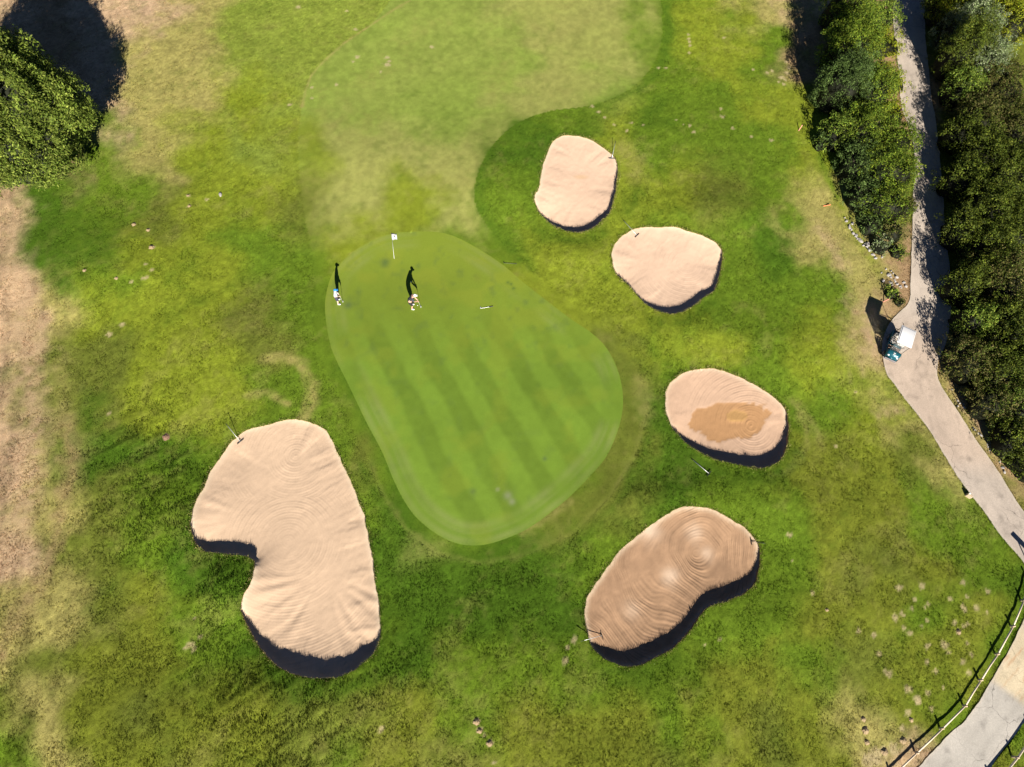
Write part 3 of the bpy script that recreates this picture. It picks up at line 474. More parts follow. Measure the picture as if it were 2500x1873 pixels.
# ------------------------------------------------------------------ mesh builder for made things
class MB:
    def __init__(s): s.v, s.f = [], []
    def add(s, V, F):
        n = len(s.v); s.v += [tuple(p) for p in V]; s.f += [tuple(i+n for i in f) for f in F]; return s
    def box(s, c, d, rot=None, bev=0., taper=1.):
        hx, hy, hz_ = d[0]/2, d[1]/2, d[2]/2; b = min(bev, hx*.98, hy*.98, hz_*.98); V = []
        if b <= 0:
            V = [(x*(taper if z > 0 else 1), y*(taper if z > 0 else 1), z) for z in (-hz_, hz_) for x, y in ((-hx, -hy), (hx, -hy), (hx, hy), (-hx, hy))]
            F = [(0, 3, 2, 1), (4, 5, 6, 7), (0, 1, 5, 4), (1, 2, 6, 5), (2, 3, 7, 6), (3, 0, 4, 7)]
        else:
            def ringp(i, z, tp):
                o = []
                for sx, sy in ((-1, -1), (1, -1), (1, 1), (-1, 1)):
                    X0, Y0 = sx*(hx-i), sy*(hy-i); r = b
                    for k in range(4):
                        a = {(-1, -1): 180, (1, -1): 270, (1, 1): 0, (-1, 1): 90}[(sx, sy)]+30*k
                        rr = max(r-i, .0); o.append(((sx*(hx-b)+math.cos(R_(a))*rr)*tp, (sy*(hy-b)+math.sin(R_(a))*rr)*tp, z))
                return o
            lv = [(b*.9, -hz_), (b*.3, -hz_+b*.3), (0, -hz_+b), (0, hz_-b), (b*.3, hz_-b*.3), (b*.9, hz_)]
            for i, z in lv: V += ringp(i, z, 1+(taper-1)*(z+hz_)/(2*hz_))
            F = []
            for r in range(5):
                for k in range(16): F.append((r*16+k, r*16+(k+1) % 16, (r+1)*16+(k+1) % 16, (r+1)*16+k))
            F.append(tuple(range(15, -1, -1))); F.append(tuple(range(80, 96)))
        Rm = rot if rot is not None else Matrix.Identity(3)
        return s.add([Rm @ Vector(p)+Vector(c) for p in V], F)
    def tube(s, pts, r, n=8, cap=True):
        pts = [Vector(p) for p in pts]; rr = r if isinstance(r, (list, tuple)) else [r]*len(pts); V, F = [], []
        for i, p in enumerate(pts):
            t = (pts[min(i+1, len(pts)-1)]-pts[max(i-1, 0)]).normalized(); a_ = t.orthogonal().normalized() if i == 0 else (pa-t*pa.dot(t)).normalized(); pa = a_; b_ = t.cross(a_)
            for k in range(n): V.append(p+(a_*math.cos(2*math.pi*k/n)+b_*math.sin(2*math.pi*k/n))*rr[i])
        for i in range(len(pts)-1):
            for k in range(n): F.append((i*n+k, i*n+(k+1) % n, (i+1)*n+(k+1) % n, (i+1)*n+k))
        if cap: F += [tuple(range(n-1, -1, -1)), tuple(range((len(pts)-1)*n, len(pts)*n))]
        return s.add(V, F)
    def ball(s, c, r, n=12, m=8, rot=None):
        r = r if isinstance(r, (list, tuple)) else (r, r, r); V = [(0, 0, -r[2])]; F = []
        for j in range(1, m):
            a_ = -math.pi/2+math.pi*j/m
            for k in range(n): V.append((r[0]*math.cos(a_)*math.cos(2*math.pi*k/n), r[1]*math.cos(a_)*math.sin(2*math.pi*k/n), r[2]*math.sin(a_)))
        V.append((0, 0, r[2]))
        for k in range(n): F.append((0, 1+(k+1) % n, 1+k)); F.append((len(V)-1, 1+(m-2)*n+k, 1+(m-2)*n+(k+1) % n))
        for j in range(m-2):
            for k in range(n): F.append((1+j*n+k, 1+j*n+(k+1) % n, 1+(j+1)*n+(k+1) % n, 1+(j+1)*n+k))
        Rm = rot if rot is not None else Matrix.Identity(3)
        return s.add([Rm @ Vector(p)+Vector(c) for p in V], F)
    def build(s, name, mat, parent=None, smooth=False):
        me = bpy.data.meshes.new(name); me.from_pydata([tuple(p) for p in s.v], [], s.f); me.update(); me.materials.append(mat)
        if smooth: me.polygons.foreach_set('use_smooth', [True]*len(me.polygons))
        o = bpy.data.objects.new(name, me); C.objects.link(o)
        if parent: o.parent = parent
        return o
def copy_tree(o, parent=None):
    c = o.copy(); C.objects.link(c); c.parent = parent
    for ch in list(o.children): copy_tree(ch, c)
    return c
def sandh(x, y):
    k = int(region_at(np.array([x]), np.array([y]))[0])
    if k in SANDZ:
        u, z = SANDZ[k]; i = np.argmin((vx[u]-x)**2+(vy[u]-y)**2); return float(z[i])
    return float(hz(x, y))+(.05 if k == 3 else 0)
def surf(px, py, up_=0.):
    z = 0.
    for _ in range(8):
        w = G0(px, py, z+up_); z = .5*z+.5*sandh(w[0], w[1])
    w = G0(px, py, z+up_); return Vector((w[0], w[1], z))

M_METAL = plain('rake_aluminium', (.62, .64, .62), .35, .3); M_BLACK = plain('black_plastic', (.02, .02, .02), .5)
M_WHITE = plain('white_paint', (.8, .8, .8), .35, var=.04); M_WOODP = plain('weathered_wood', (.52, .40, .27), .8, var=.25, scale=12, bump=.5)
M_WOODL = plain('pale_rail_wood', (.78, .64, .48), .7, var=.15, scale=12, bump=.4); M_DARKW = plain('dark_wood', (.10, .07, .05), .8, var=.3)
M_PINK = plain('faded_red_paint', (.75, .30, .22), .6); M_ORANGE = plain('orange_red_paint', (.80, .20, .05), .55)
M_RUBBER = plain('rubber', (.025, .025, .027), .8); M_TEAL = plain('teal_paint', (.008, .085, .115), .25, .2, var=.06); M_GREYP = plain('grey_plastic', (.16, .15, .16), .6)
M_BEIGE = plain('cream_vinyl', (.55, .50, .44), .5); M_BROWNF = plain('brown_floor_mat', (.16, .10, .07), .8, var=.3, scale=20)

# ------------------------------------------------------------------ rakes
def rake(h0, h1, tip, tip_h, label, dark=False, lmin=1.45):
    a_, b_ = surf(*h0), surf(*h1); c_ = (a_+b_)/2; dirh = (b_-a_); dirh.z = 0; dirh.normalize()
    tp = surf(tip[0], tip[1], tip_h); tp = Vector(G0(tip[0], tip[1], tp.z+tip_h)); hc = c_+Vector((0, 0, .06))
    ax = (tp-hc).normalized(); tp = hc+ax*max(lmin, min(1.8, (tp-hc).length))
    root = thing('bunker_rake', label, 'bunker rake', tuple(c_), 0, 'rakes lying at the bunkers'); o = Vector(c_)
    MB().tube([hc-o+ax*.03, tp-o-ax*.25], .016, 8).build('handle', M_BLACK if dark else M_METAL, root, True)
    MB().tube([tp-o-ax*.25, tp-o], .019, 8).build('grip', M_BLACK, root, True)
    m = MB(); m.tube([hc-o-dirh*.24, hc-o+dirh*.24], .026, 6)
    for k in range(9): p = hc-o+dirh*(-.22+.055*k); m.tube([p, p-Vector((0, 0, .07))], [.008, .005], 5)
    m.tube([hc-o-dirh*.10, hc-o+ax*.14], .010, 5); m.tube([hc-o+dirh*.10, hc-o+ax*.14], .010, 5)
    m.build('head', M_BLACK, root)
rake((1485, 388), (1502, 388), (1502, 349), .35, 'rake leaning on the right rim of the topmost bunker')
rake((1551, 580), (1559, 572), (1521, 537), .15, 'rake lying over the top left rim of the rounded bunker right of the green')
rake((581.5, 1084), (593, 1074), (559, 1044), .42, 'rake propped on the top left rim of the largest, boot-shaped bunker')
rake((1726, 1163), (1735, 1151), (1695, 1126), .06, 'rake lying on the grass below the bunker with the puddle')
rake((1466, 1542), (1472, 1561), (1418, 1566), .45, 'rake propped on the lower left rim of the brown kidney-shaped bunker')
rake((1832, 1317), (1834, 1327), (1863, 1326), .05, 'black-handled rake at the right end of the brown kidney-shaped bunker', True, .85)

# ------------------------------------------------------------------ flagstick, balls, club
b = surf(962.5, 632); top = surf(956, 572)-b; b = b+Vector((0, 0, .018)); root = thing('flagstick', 'white golf flag and pole lying flat on the green near its top edge', 'golf flag', tuple(b))
MB().tube([(0, 0, 0), top], .011, 8).build('pole', M_WHITE, root, True)
ax_ = top.normalized(); wd_ = Vector((1, .06, 0)); nx_, ny_ = 10, 8; V = []
for side in (0, 1):
    for j in range(ny_):
        for i in range(nx_):
            u1, v1 = i/(nx_-1), j/(ny_-1); q = top-ax_*(.52*v1*(1-.15*u1)+.02+.04*u1*u1)+wd_*(.36*u1); V.append((q.x, q.y, q.z+.035+.030*math.sin(u1*7+v1*3)*u1+.02*math.sin(v1*6)+(.006 if side else 0)))
F = []
for side in (0, 1):
    o_ = side*nx_*ny_
    for j in range(ny_-1):
        for i in range(nx_-1):
            q = (o_+j*nx_+i, o_+j*nx_+i+1, o_+(j+1)*nx_+i+1, o_+(j+1)*nx_+i); F.append(q[::-1] if side else q)
m = MB(); m.add(V, F); fl = m.build('flag', M_WHITE, root, True)
fc = top-ax_*.27+wd_*.19+Vector((0, 0, .075)); m = MB(); m.box(fc, (.035, .15, .01), Matrix.Rotation(R_(35), 3, 'Z')); m.box(fc+Vector((-.05, .03, 0)), (.03, .08, .01), Matrix.Rotation(R_(-20), 3, 'Z')); m.build('digit', M_BLACK, fl)
MB().tube([top, top+ax_*.07], .022, 8).build('pole_tip', M_BLACK, root)  # short black tube past the top end of the pole
for p, lab_ in (((1003.5, 689), 'white golf ball alone on the green between the flag and the dark-shirted golfer'), ((1019.5, 746), "white golf ball beside the dark-shirted golfer's putter")):
    w = surf(*p); o = MB().ball(w+Vector((0, 0, .028)), .030).build('golf_ball', M_WHITE, None, True); tag(o, lab_, 'golf ball')
w0, w1 = surf(1174, 753.5), surf(1204, 748.5)
root = thing('golf_club', 'golf club lying alone on the green right of the two golfers', 'golf club', tuple(w0)); d_ = w1-w0
MB().tube([Vector((0, 0, .03)), d_*.68+Vector((0, 0, .03))], .012, 6).build('shaft', M_METAL, root); MB().tube([d_*.68+Vector((0, 0, .03)), d_+Vector((0, 0, .03))], .018, 6).build('grip', M_BLACK, root)
MB().box((-.02, .05, .03), (.05, .13, .03), bev=.01).build('club_head', M_METAL, root)

w0, w1 = surf(1231, 643), surf(1262, 645); root = thing('golf_club', 'dark club shape added for a shadow line in the grass right of the green', 'golf club', tuple(w0)); d_ = w1-w0  # club shape added where a thin shadow line lies in the grass
MB().tube([Vector((0, 0, .04)), d_+Vector((0, 0, .04))], .010, 6).build('shaft', M_BLACK, root); MB().box((-.02, .04, .04), (.05, .12, .03), bev=.01).build('club_head', M_BLACK, root)
# ------------------------------------------------------------------ people
def dgmesh(o):
    dg_ = bpy.context.evaluated_depsgraph_get(); return bpy.data.meshes.new_from_object(o.evaluated_get(dg_))
def skin(verts, edges, radii, root_i=0, sub_=1):
    me = bpy.data.meshes.new('t'); me.from_pydata(verts, edges, []); o = bpy.data.objects.new('t', me); C.objects.link(o)
    md = o.modifiers.new('s', 'SKIN'); me.skin_vertices[0].data[root_i].use_root = True
    for i, r in enumerate(radii): me.skin_vertices[0].data[i].radius = r if isinstance(r, tuple) else (r, r)
    md.use_smooth_shade = True; s2 = o.modifiers.new('u', 'SUBSURF'); s2.levels = s2.render_levels = sub_
    bpy.context.view_layer.update(); m2 = dgmesh(o); bpy.data.objects.remove(o); return [v.co.copy() for v in m2.vertices], [tuple(p.vertices) for p in m2.polygons]
def golfer(loc, face, bend, label, shirt, shorts, cap_m, shoe, skinm, fat=1.):
    B = bend
    J = {}; nm = []; def_ = lambda n, p, r: (J.__setitem__(n, len(nm)), nm.append((p, r)))
    hipx = -.20*B
    def_('pel', (hipx, 0, .93), .135); def_('wai', (hipx+.06*B, 0, 1.06), (.125, .145)); def_('che', (hipx+.30*B, 0, 1.27), (.135, .16)); def_('nb', (hipx+.44*B, 0, 1.42), .075)
    def_('nk', (hipx+.52*B+.01, 0, 1.48), .055); def_('hd', (hipx+.60*B+.02, 0, 1.57), (.09, .082)); def_('ht', (hipx+.66*B+.02, 0, 1.67), (.085, .078))
    for s_, t_ in ((1, 'l'), (-1, 'r')):
        def_('hp'+t_, (hipx, .10*s_, .86), .105); def_('kn'+t_, (.05*B, .15*s_, .48), .062); def_('ca'+t_, (.01, .165*s_, .34), .058); def_('an'+t_, (-.03, .18*s_, .09), .040); def_('he'+t_, (-.04, .18*s_, .04), .040); def_('to'+t_, (.15, .205*s_, .03), .036)
        def_('sh'+t_, (hipx+.36*B, .19*s_, 1.37), .068); def_('el'+t_, (hipx+.46*B+.04, .20*s_-.0, 1.11), .045); def_('wr'+t_, (hipx+.62*B+.14, .055*s_, .88), .030); def_('ha'+t_, (hipx+.66*B+.17, .03*s_, .81), (.040, .022))
    E = [('pel', 'wai'), ('wai', 'che'), ('che', 'nb'), ('nb', 'nk'), ('nk', 'hd'), ('hd', 'ht')]
    for t_ in 'lr': E += [('pel', 'hp'+t_), ('hp'+t_, 'kn'+t_), ('kn'+t_, 'ca'+t_), ('ca'+t_, 'an'+t_), ('an'+t_, 'he'+t_), ('he'+t_, 'to'+t_), ('che', 'sh'+t_), ('sh'+t_, 'el'+t_), ('el'+t_, 'wr'+t_), ('wr'+t_, 'ha'+t_)]
    nm = [(p, ((r[0]*fat, r[1]*fat) if isinstance(r, tuple) else r*fat) if (p[2] > .8 and p[2] < 1.45) else r) for p, r in nm]; V, F = skin([p for p, r in nm], [(J[a_], J[b_]) for a_, b_ in E], [r for p, r in nm], 0, 2)
    m = MB(); m.add(V, F)
    hx = hipx+.66*B+.17
    for s_ in (1, -1):       # fingers closed on the grip, thumb down its front
        for k in range(4):
            z0 = .825-.021*k-(.0 if s_ > 0 else .03); fv = [(hx-.012, .035*s_, z0), (hx+.028, .030*s_, z0-.004), (hx+.040, .004*s_, z0-.008), (hx+.022, -.014*s_, z0-.010)]
            a2, b2 = skin(fv, [(0, 1), (1, 2), (2, 3)], [.0095, .009, .0085, .007-.0005*k], 0, 1); m.add(a2, b2)
        a2, b2 = skin([(hx-.01, .028*s_, .845), (hx+.012, .020*s_, .825), (hx+.018, .010*s_, .79)], [(0, 1), (1, 2)], [.011, .010, .008], 0, 1); m.add(a2, b2)
    # face: nose, ears, brow
    hc = Vector((hipx+.60*B+.02, 0, 1.585)); tl_ = Matrix.Rotation(R_(38*B), 3, 'Y')
    m.ball(hc+tl_ @ Vector((.098, 0, -.005)), (.020, .013, .026), 8, 6, tl_); m.ball(hc+tl_ @ Vector((.0, .088, 0)), (.018, .010, .030), 8, 6, tl_); m.ball(hc+tl_ @ Vector((.0, -.088, 0)), (.018, .010, .030), 8, 6, tl_)
    m.box(hc+tl_ @ Vector((.085, 0, -.055)), (.012, .045, .009), tl_)
    root = thing('person', label, 'person', loc, face); bo = m.build('body', skinm, root, True)
    # eyes
    for s_ in (1, -1): MB().ball(hc+tl_ @ Vector((.088, .032*s_, .022)), .012, 8, 6).build('eye', M_BLACK, bo, True)
    # clothes grown from the body surface
    me = bo.data; nv = len(V)
    def cloth(name, test, mat, push):
        keepf = [f for f in F if all(test(V[i]) for i in f)]; used = sorted({i for f in keepf for i in f}); mp_ = {i: k for k, i in enumerate(used)}
        vv = [V[i]+me.vertices[i].normal*push for i in used]; MB().add(vv, [tuple(mp_[i] for i in f) for f in keepf]).build(name, mat, root, True)
    neckz = 1.43
    def in_shirt(p):
        lat = abs(p.y)
        if p.z > neckz+.02: return False
        if p.z > 1.17: return True
        arm = p.x > hipx+.33*B+.06*(1-B) and lat > .12 and p.z < 1.17
        return p.z > .90 and not (lat > .15 and p.z < 1.17) and not (p.x > hipx+.22*B+.16)
    cloth('shirt', in_shirt, shirt, .016)
    cloth('shorts', lambda p: .50 < p.z < .99 and p.x < hipx+.22*B+.15 and abs(p.y) < .26, shorts, .014+.004)
    cloth('shoe', lambda p: p.z < .085 and p.y > 0, shoe, .012); cloth('shoe', lambda p: p.z < .085 and p.y < 0, shoe, .012)
    cp = MB(); cc_ = hc+tl_ @ Vector((-.002, 0, .055)); cp.ball(cc_, (.112, .100, .080), 16, 10, tl_); cp.box(cc_+tl_ @ Vector((.125, 0, -.012)), (.11, .15, .012), tl_, .005); cp.build('cap', cap_m, root, True)
    # putter
    pr = thing('putter', 'putter held by the '+('dark-shirted' if B > .5 else 'white-shirted')+' golfer', 'golf club', loc, face)
    g0 = Vector((hx+.004, 0, .93)); g1 = Vector((hx+.07+.08*B, .0, .03)); dv = (g1-g0)
    MB().tube([g0-dv*.02, g0+dv*.27], .013, 8).build('grip', M_BLACK, pr, True); MB().tube([g0+dv*.27, g1], .009, 6).build('shaft', M_METAL, pr, True); MB().box(g1+Vector((.02, 0, -.005)), (.07, .12, .028), bev=.008).build('club_head', M_METAL, pr)
M_SKIN = plain('skin', (.60, .36, .25), .55, var=.05); M_SKINP = plain('pale_skin', (.68, .48, .38), .55, var=.05)
M_CHAR = plain('charcoal_shirt', (.045, .045, .06), .85, var=.15, scale=30); M_BLKS = plain('black_shorts', (.018, .018, .022), .85); M_WSH = plain('white_shirt', (.78, .77, .76), .8, var=.05, scale=30)
M_NAVY = plain('navy_shorts', (.05, .045, .085), .85); M_BLUE = plain('blue_cap', (.03, .26, .70), .7); M_WCAP = plain('white_cap', (.8, .8, .78), .7, var=.03)
golfer(tuple(surf(826, 738)), R_(8), .10, 'golfer in a blue cap and white shirt standing at the left edge of the green', M_WSH, M_NAVY, M_BLUE, M_WHITE, M_SKINP)
golfer(tuple(surf(1006.5, 750)), R_(2), .62, 'golfer in a white cap and charcoal shirt bent over a putt', M_CHAR, M_BLKS, M_WCAP, M_WHITE, M_SKIN, 1.15)

# ------------------------------------------------------------------ golf cart (built facing +x)
ra, rb_ = G(2122, 0)[:2], 0
pf = (Vector(G0(2190, 836, 1.85))+Vector(G0(2222, 848, 1.85)))/2; pr_ = (Vector(G0(2202.3, 797, 1.85))+Vector(G0(2234, 807, 1.85)))/2
hd = (pf-pr_).normalized(); ang = math.atan2(hd.y, hd.x); rc = (pf+pr_)/2; cl_ = rc-hd*(-.12); cz = float(hz(cl_.x, cl_.y))+.05
cart = thing('golf_cart', 'white-roofed golf cart with a teal front parked on the path', 'golf cart', (cl_.x, cl_.y, cz), ang)
cart.scale = (.96, .93, .98)
m = MB(); m.box((-.08, 0, .33), (1.9, 1.02, .16), bev=.05); m.box((-.78, 0, .55), (.72, 1.10, .42), bev=.12); m.build('body', M_TEAL, cart, True)
m = MB(); V = []
prof = [(.62, .40, .52), (.64, .80, .50), (.72, .86, .50), (.88, .84, .49), (1.04, .74, .47), (1.14, .58, .44), (1.17, .42, .40)]
for x, z, w in prof:
    for k in range(9):
        t_ = -1+k/4; V.append((x-(.06*t_*t_ if x > .9 else 0), w*t_, z-.05*abs(t_)**3))
F = [(i*9+k, (i+1)*9+k, (i+1)*9+k+1, i*9+k+1) for i in range(len(prof)-1) for k in range(8)]
nb_ = len(V); V += [(x, w*s_, .22) for x, z, w in prof for s_ in (-1, 1)]
F += [(i*9, nb_+2*i, nb_+2*i+2, (i+1)*9) for i in range(len(prof)-1)]+[(i*9+8, (i+1)*9+8, nb_+2*i+3, nb_+2*i+1) for i in range(len(prof)-1)]+[tuple([6*9+k for k in range(9)]+[nb_+13, nb_+12])]
hood = m.add(V, F).build('hood', M_TEAL, cart, True)
m = MB()     # white mark on the hood: two short strokes over a bar, as in the photo
for c_, d_, r_ in (((.90, .05, .842), (.10, .03, .006), 25), ((.90, -.01, .842), (.10, .03, .006), -20), ((.90, -.06, .842), (.09, .03, .006), 0), ((.99, -.01, .790), (.03, .15, .006), 0)):
    m.box(c_, d_, Matrix.Rotation(R_(r_), 3, 'Z') @ Matrix.Rotation(R_(18 if c_[0] > .95 else 8), 3, 'Y'))
m.build('badge', M_WHITE, hood)
for s_ in (1, -1): MB().ball((1.07, .33*s_, .64), (.06, .09, .05), 12, 8).build('headlight', M_WHITE, cart, True)
m = MB(); m.box((1.19, 0, .34), (.10, .90, .16), bev=.05); m.build('bumper', M_GREYP, cart, True)
MB().box((.36, 0, .424), (.62, .96, .03), bev=.01).build('floor_mat', M_BROWNF, cart)
m = MB(); m.box((-.22, 0, .72), (.48, 1.06, .16), bev=.06); m.build('seat', M_BEIGE, cart, True)
m = MB(); m.box((-.50, 0, 1.02), (.12, 1.04, .42), Matrix.Rotation(R_(-10), 3, 'Y'), bev=.05); m.build('backrest', M_BEIGE, cart, True)
m = MB(); m.tube([(.30+.09*math.cos(a_)*.5, .26+.17*math.sin(a_), 1.02+.15*math.cos(a_)) for a_ in np.linspace(0, 2*math.pi, 17)], .016, 6, False); m.tube([(.30, .26, 1.02), (.58, .26, .78)], .02, 6); m.tube([(.30, .09, 1.02), (.30, .43, 1.02)], .012, 6); m.build('steering_wheel', M_BLACK, cart)
m = MB(); m.box((-.08, 0, 1.84), (1.52, 1.12, .075), bev=.035); rf_ = m.build('roof', M_WHITE, cart, True); MB().box((-.08, 0, 1.882), (1.36, .97, .022), bev=.01).build('gutter', M_GREYP, rf_, True); MB().box((-.07, 0, 1.892), (1.32, .93, .030), bev=.014).build('roof_panel', M_WHITE, rf_, True)
for x0, x1 in ((.66, .60), (-.80, -.72)):
    for s_ in (1, -1): MB().tube([(x0, .47*s_, .80), (x1, .49*s_, 1.83)], .018, 8).build('roof_post', M_BLACK, cart, True)
m = MB(); m.box((.64, 0, 1.33), (.012, .92, .92), Matrix.Rotation(R_(-3.5), 3, 'Y')); mg_, nt, p = new_mat('clear_plastic'); p.inputs['Base Color'].default_value = (.9, .93, .95, 1); p.inputs['Transmission Weight'].default_value = .95; p.inputs['Roughness'].default_value = .08; p.inputs['IOR'].default_value = 1.1; m.build('windscreen', mg_, cart)
m = MB(); m.tube([(-1.02, -.45, .80), (-1.02, .45, .80)], .02, 6)
for s_ in (1, -1): m.tube([(-.76, .45*s_, 1.25), (-1.18, .42*s_, .85), (-1.20, .42*s_, .35)], .018, 6)
m.tube([(-1.18, -.42, .85), (-1.18, .42, .85)], .018, 6); m.box((-1.08, 0, .32), (.26, .92, .04)); m.build('bag_rack', M_BLACK, cart)
MB().tube([(-.84, .40, 1.90), (-.98, .46, 1.90)], .03, 6).build('strap', M_BLACK, cart); MB().tube([(-.84, -.46, 1.88), (-1.00, -.50, 1.86), (-1.02, -.60, 1.86)], .02, 6).build('strap', M_BLACK, cart)
for x in (.80, -.74):
    for s_ in (1, -1):
        w = MB(); w.tube([(x, .40*s_, .225), (x, .42*s_, .225), (x, .56*s_, .225), (x, .58*s_, .225)], [.17, .225, .225, .17], 20); wh = w.build('wheel', M_RUBBER, cart, True); MB().tube([(x, .575*s_, .225), (x, .590*s_, .225)], .11, 14).build('rim', M_GREYP, wh)

# ------------------------------------------------------------------ rail fences
def fence(name, pts, hr, hp, label, r=.048, board=0.):
    root = thing(name, label, 'rail fence', tuple(surf(*pts[0]))); o = root.location.copy(); P = [Vector(G(a_, b_, hr)) for a_, b_ in pts]
    for i, p in enumerate(P):
        g = float(hz(p.x, p.y)); lean = Vector((random.uniform(-.03, .03), random.uniform(-.03, .03), 0))
        MB().tube([Vector((p.x-.02, p.y, g-.05))-o, Vector((p.x-.02, p.y, g+hp))+lean-o], [.070, .062], 9).build('post', M_WOODP, root, True)
    for i in range(len(P)-1):
        a_, b_ = P[i], P[i+1]; k = (a_+b_)/2+Vector((random.uniform(-.02, .02), random.uniform(-.02, .02), -.015))
        if board:
            d = (b_-a_); L_ = d.length; ry = Matrix.Rotation(math.atan2(d.y, d.x), 3, 'Z') @ Matrix.Rotation(-math.asin(d.z/L_), 3, 'Y')
            MB().box((a_+b_)/2-o+Vector((.03, 0, 0)), (L_*1.0, .045, board), ry, .01).build('rail', M_WOODL, root)
        else: MB().tube([a_-o, k-o, b_-o], r, 8).build('rail', M_WOODL, root, True)
fence('rail_fence', [(2514, 1410), (2500, 1465), (2474, 1528.5), (2437, 1596.5), (2396, 1660), (2357.6, 1722.5), (2301, 1779), (2240, 1837), (2180, 1895), (2120, 1950)], .23, .38, 'low wooden rail fence curving between the grass and the path at bottom right')
fence('rail_fence', [(2580, 1690), (2528, 1785), (2484, 1849.5), (2433, 1912)], .40, .52, 'taller wooden rail fence at the far side of the path in the bottom right corner', board=.16)

# ------------------------------------------------------------------ marker stakes, block and unseen board
for p0, p1, h, m_, lb in (((1950, 319), (1959, 305), .42, M_PINK, 'faded red stake at the foot of the hedge near the top'), ((2011, 503), (2028, 500), .12, M_ORANGE, 'bright orange stake fallen over on the grass beside the hedge'),
                          ((2156, 737), (2171, 730), .35, M_PINK, 'faded red stake leaning beside the shadow of the cart'), ((2309, 858), (2318, 857), .25, M_PINK, 'short faded red stake on the far side of the path from the cart')):
    a_ = surf(*p0); b_ = Vector(G0(p1[0], p1[1], a_.z+h)); o = MB().tube([a_+(a_-b_)*.08, b_], .032, 6).build('marker_stake', m_); tag(o, lb, 'marker stake', 'marker stakes beside the path and hedge')
a_ = surf(2362, 1212); root = thing('marker_block', 'small weathered post stump with a white top at the left edge of the path', 'stump', tuple(a_), R_(-40)); MB().box((0, 0, .14), (.34, .20, .30), bev=.03).build('block', M_WOODP, root); MB().box((-.10, .07, .33), (.10, .10, .08), bev=.02).build('cap', M_WHITE, root)
hb = 1.05; sa, sb = G(2470, 1303)[:2], G(2545, 1378)[:2]; ba, bb = Vector((*(sa-SH*hb), hb)), Vector((*(sb-SH*hb), hb)); ba.z += float(hz(ba.x, ba.y)); bb.z += float(hz(bb.x, bb.y))  # unseen board, its place worked back from the bar of shadow it casts
mid = (ba+bb)/2; d = bb-ba; root = thing('unseen_board', 'unseen wooden board on two posts, added beside the path to cast a bar shadow', 'sign', (mid.x, mid.y, float(hz(mid.x, mid.y))), math.atan2(d.y, d.x))
MB().box((0, 0, hb), (d.length, .30, .06), bev=.01).build('board', M_WOODP, root)
for s_ in (-1, 1): MB().tube([(s_*d.length*.38+(.0), 0, -.05), (s_*d.length*.38, 0, hb)], .04, 8).build('post', M_WOODP, root)

# ------------------------------------------------------------------ stones and molehills
def rock_mesh(seed, mat, flat=.6):
    r = np.random.default_rng(seed); m = MB().ball((0, 0, 0), 1, 9, 6); V = [Vector(p) for p in m.v]; D_ = [Vector(r.normal(size=3)).normalized() for _ in range(7)]; k = [r.uniform(.55, .85) for _ in D_]
    out = []
    for p in V:
        for d_, kk in zip(D_, k):
            t_ = p.dot(d_)
            if t_ > kk: p = p-d_*(t_-kk)
        out.append(Vector((p.x, p.y*.85, p.z*flat)))
    m.v = out; return m
M_ROCK = plain('pale_limestone', (.36, .335, .32), .9, var=.25, scale=3, bump=.5)
RM = [rock_mesh(s_, M_ROCK).build('rubble_stone', M_ROCK) for s_ in range(5)]
def place_rocks(pts, group, label, first=[True], smin=.08, smax=.19):
    for px_, py_ in pts:
        k = random.randrange(5)
        if not RM[k].get('used'): o = RM[k]; o['used'] = 1
        else: o = RM[k].copy(); C.objects.link(o)
        w = surf(px_, py_); s_ = random.uniform(smin, smax); o.location = (w.x, w.y, w.z+s_*.12); o.scale = (s_, s_*random.uniform(.7, 1), s_*random.uniform(.8, 1.1)); o.rotation_euler = (random.uniform(-.3, .3), random.uniform(-.3, .3), random.uniform(0, 6)); tag(o, label, 'stone', group)
line = [(2062, 532), (2066, 540), (2074, 549), (2081, 546), (2074, 556), (2078, 561), (2083, 570), (2091, 580), (2093, 583), (2102, 590), (2112, 596), (2108, 600), (2116, 603), (2120, 600), (2119, 607), (2123, 612), (2130, 622), (2134, 624), (2137, 631), (2153, 628), (2118, 596), (2089, 575), (2098, 586)]
line += [(2163, 657), (2152, 666), (2170, 672), (2175, 677), (2184, 684), (2174, 690), (2178, 696), (2186, 688), (2190, 694), (2197, 699), (2206, 690), (2211, 699), (2200, 703), (2156, 686), (2188, 677), (2180, 668), (2176, 662), (2190, 627), (2197, 625), (2188, 722)]
place_rocks(line, 'stones along the foot of the hedge', 'pale rubble stone in the tumbled line at the foot of the hedge')
line2 = [(2305, 908), (2324, 951), (2337, 978), (2352, 987), (2343, 985), (2338, 992), (2353, 995), (2376, 1045), (2380, 1050), (2388, 1058), (2395, 1063), (2410, 1085), (2412, 1092), (2416, 1100), (2440, 1128), (2448, 1142), (2452, 1153), (2455, 1122), (2462, 1134)]
place_rocks(line2, 'stones on the bank right of the path', 'small pale stone on the bare bank between path and thicket', smin=.06, smax=.15)
place_rocks([(538, 476)], None, 'grey stone alone on the grass left of the fairway', smin=.19, smax=.20)
for o in RM:
    if 'used' in o: del o['used']
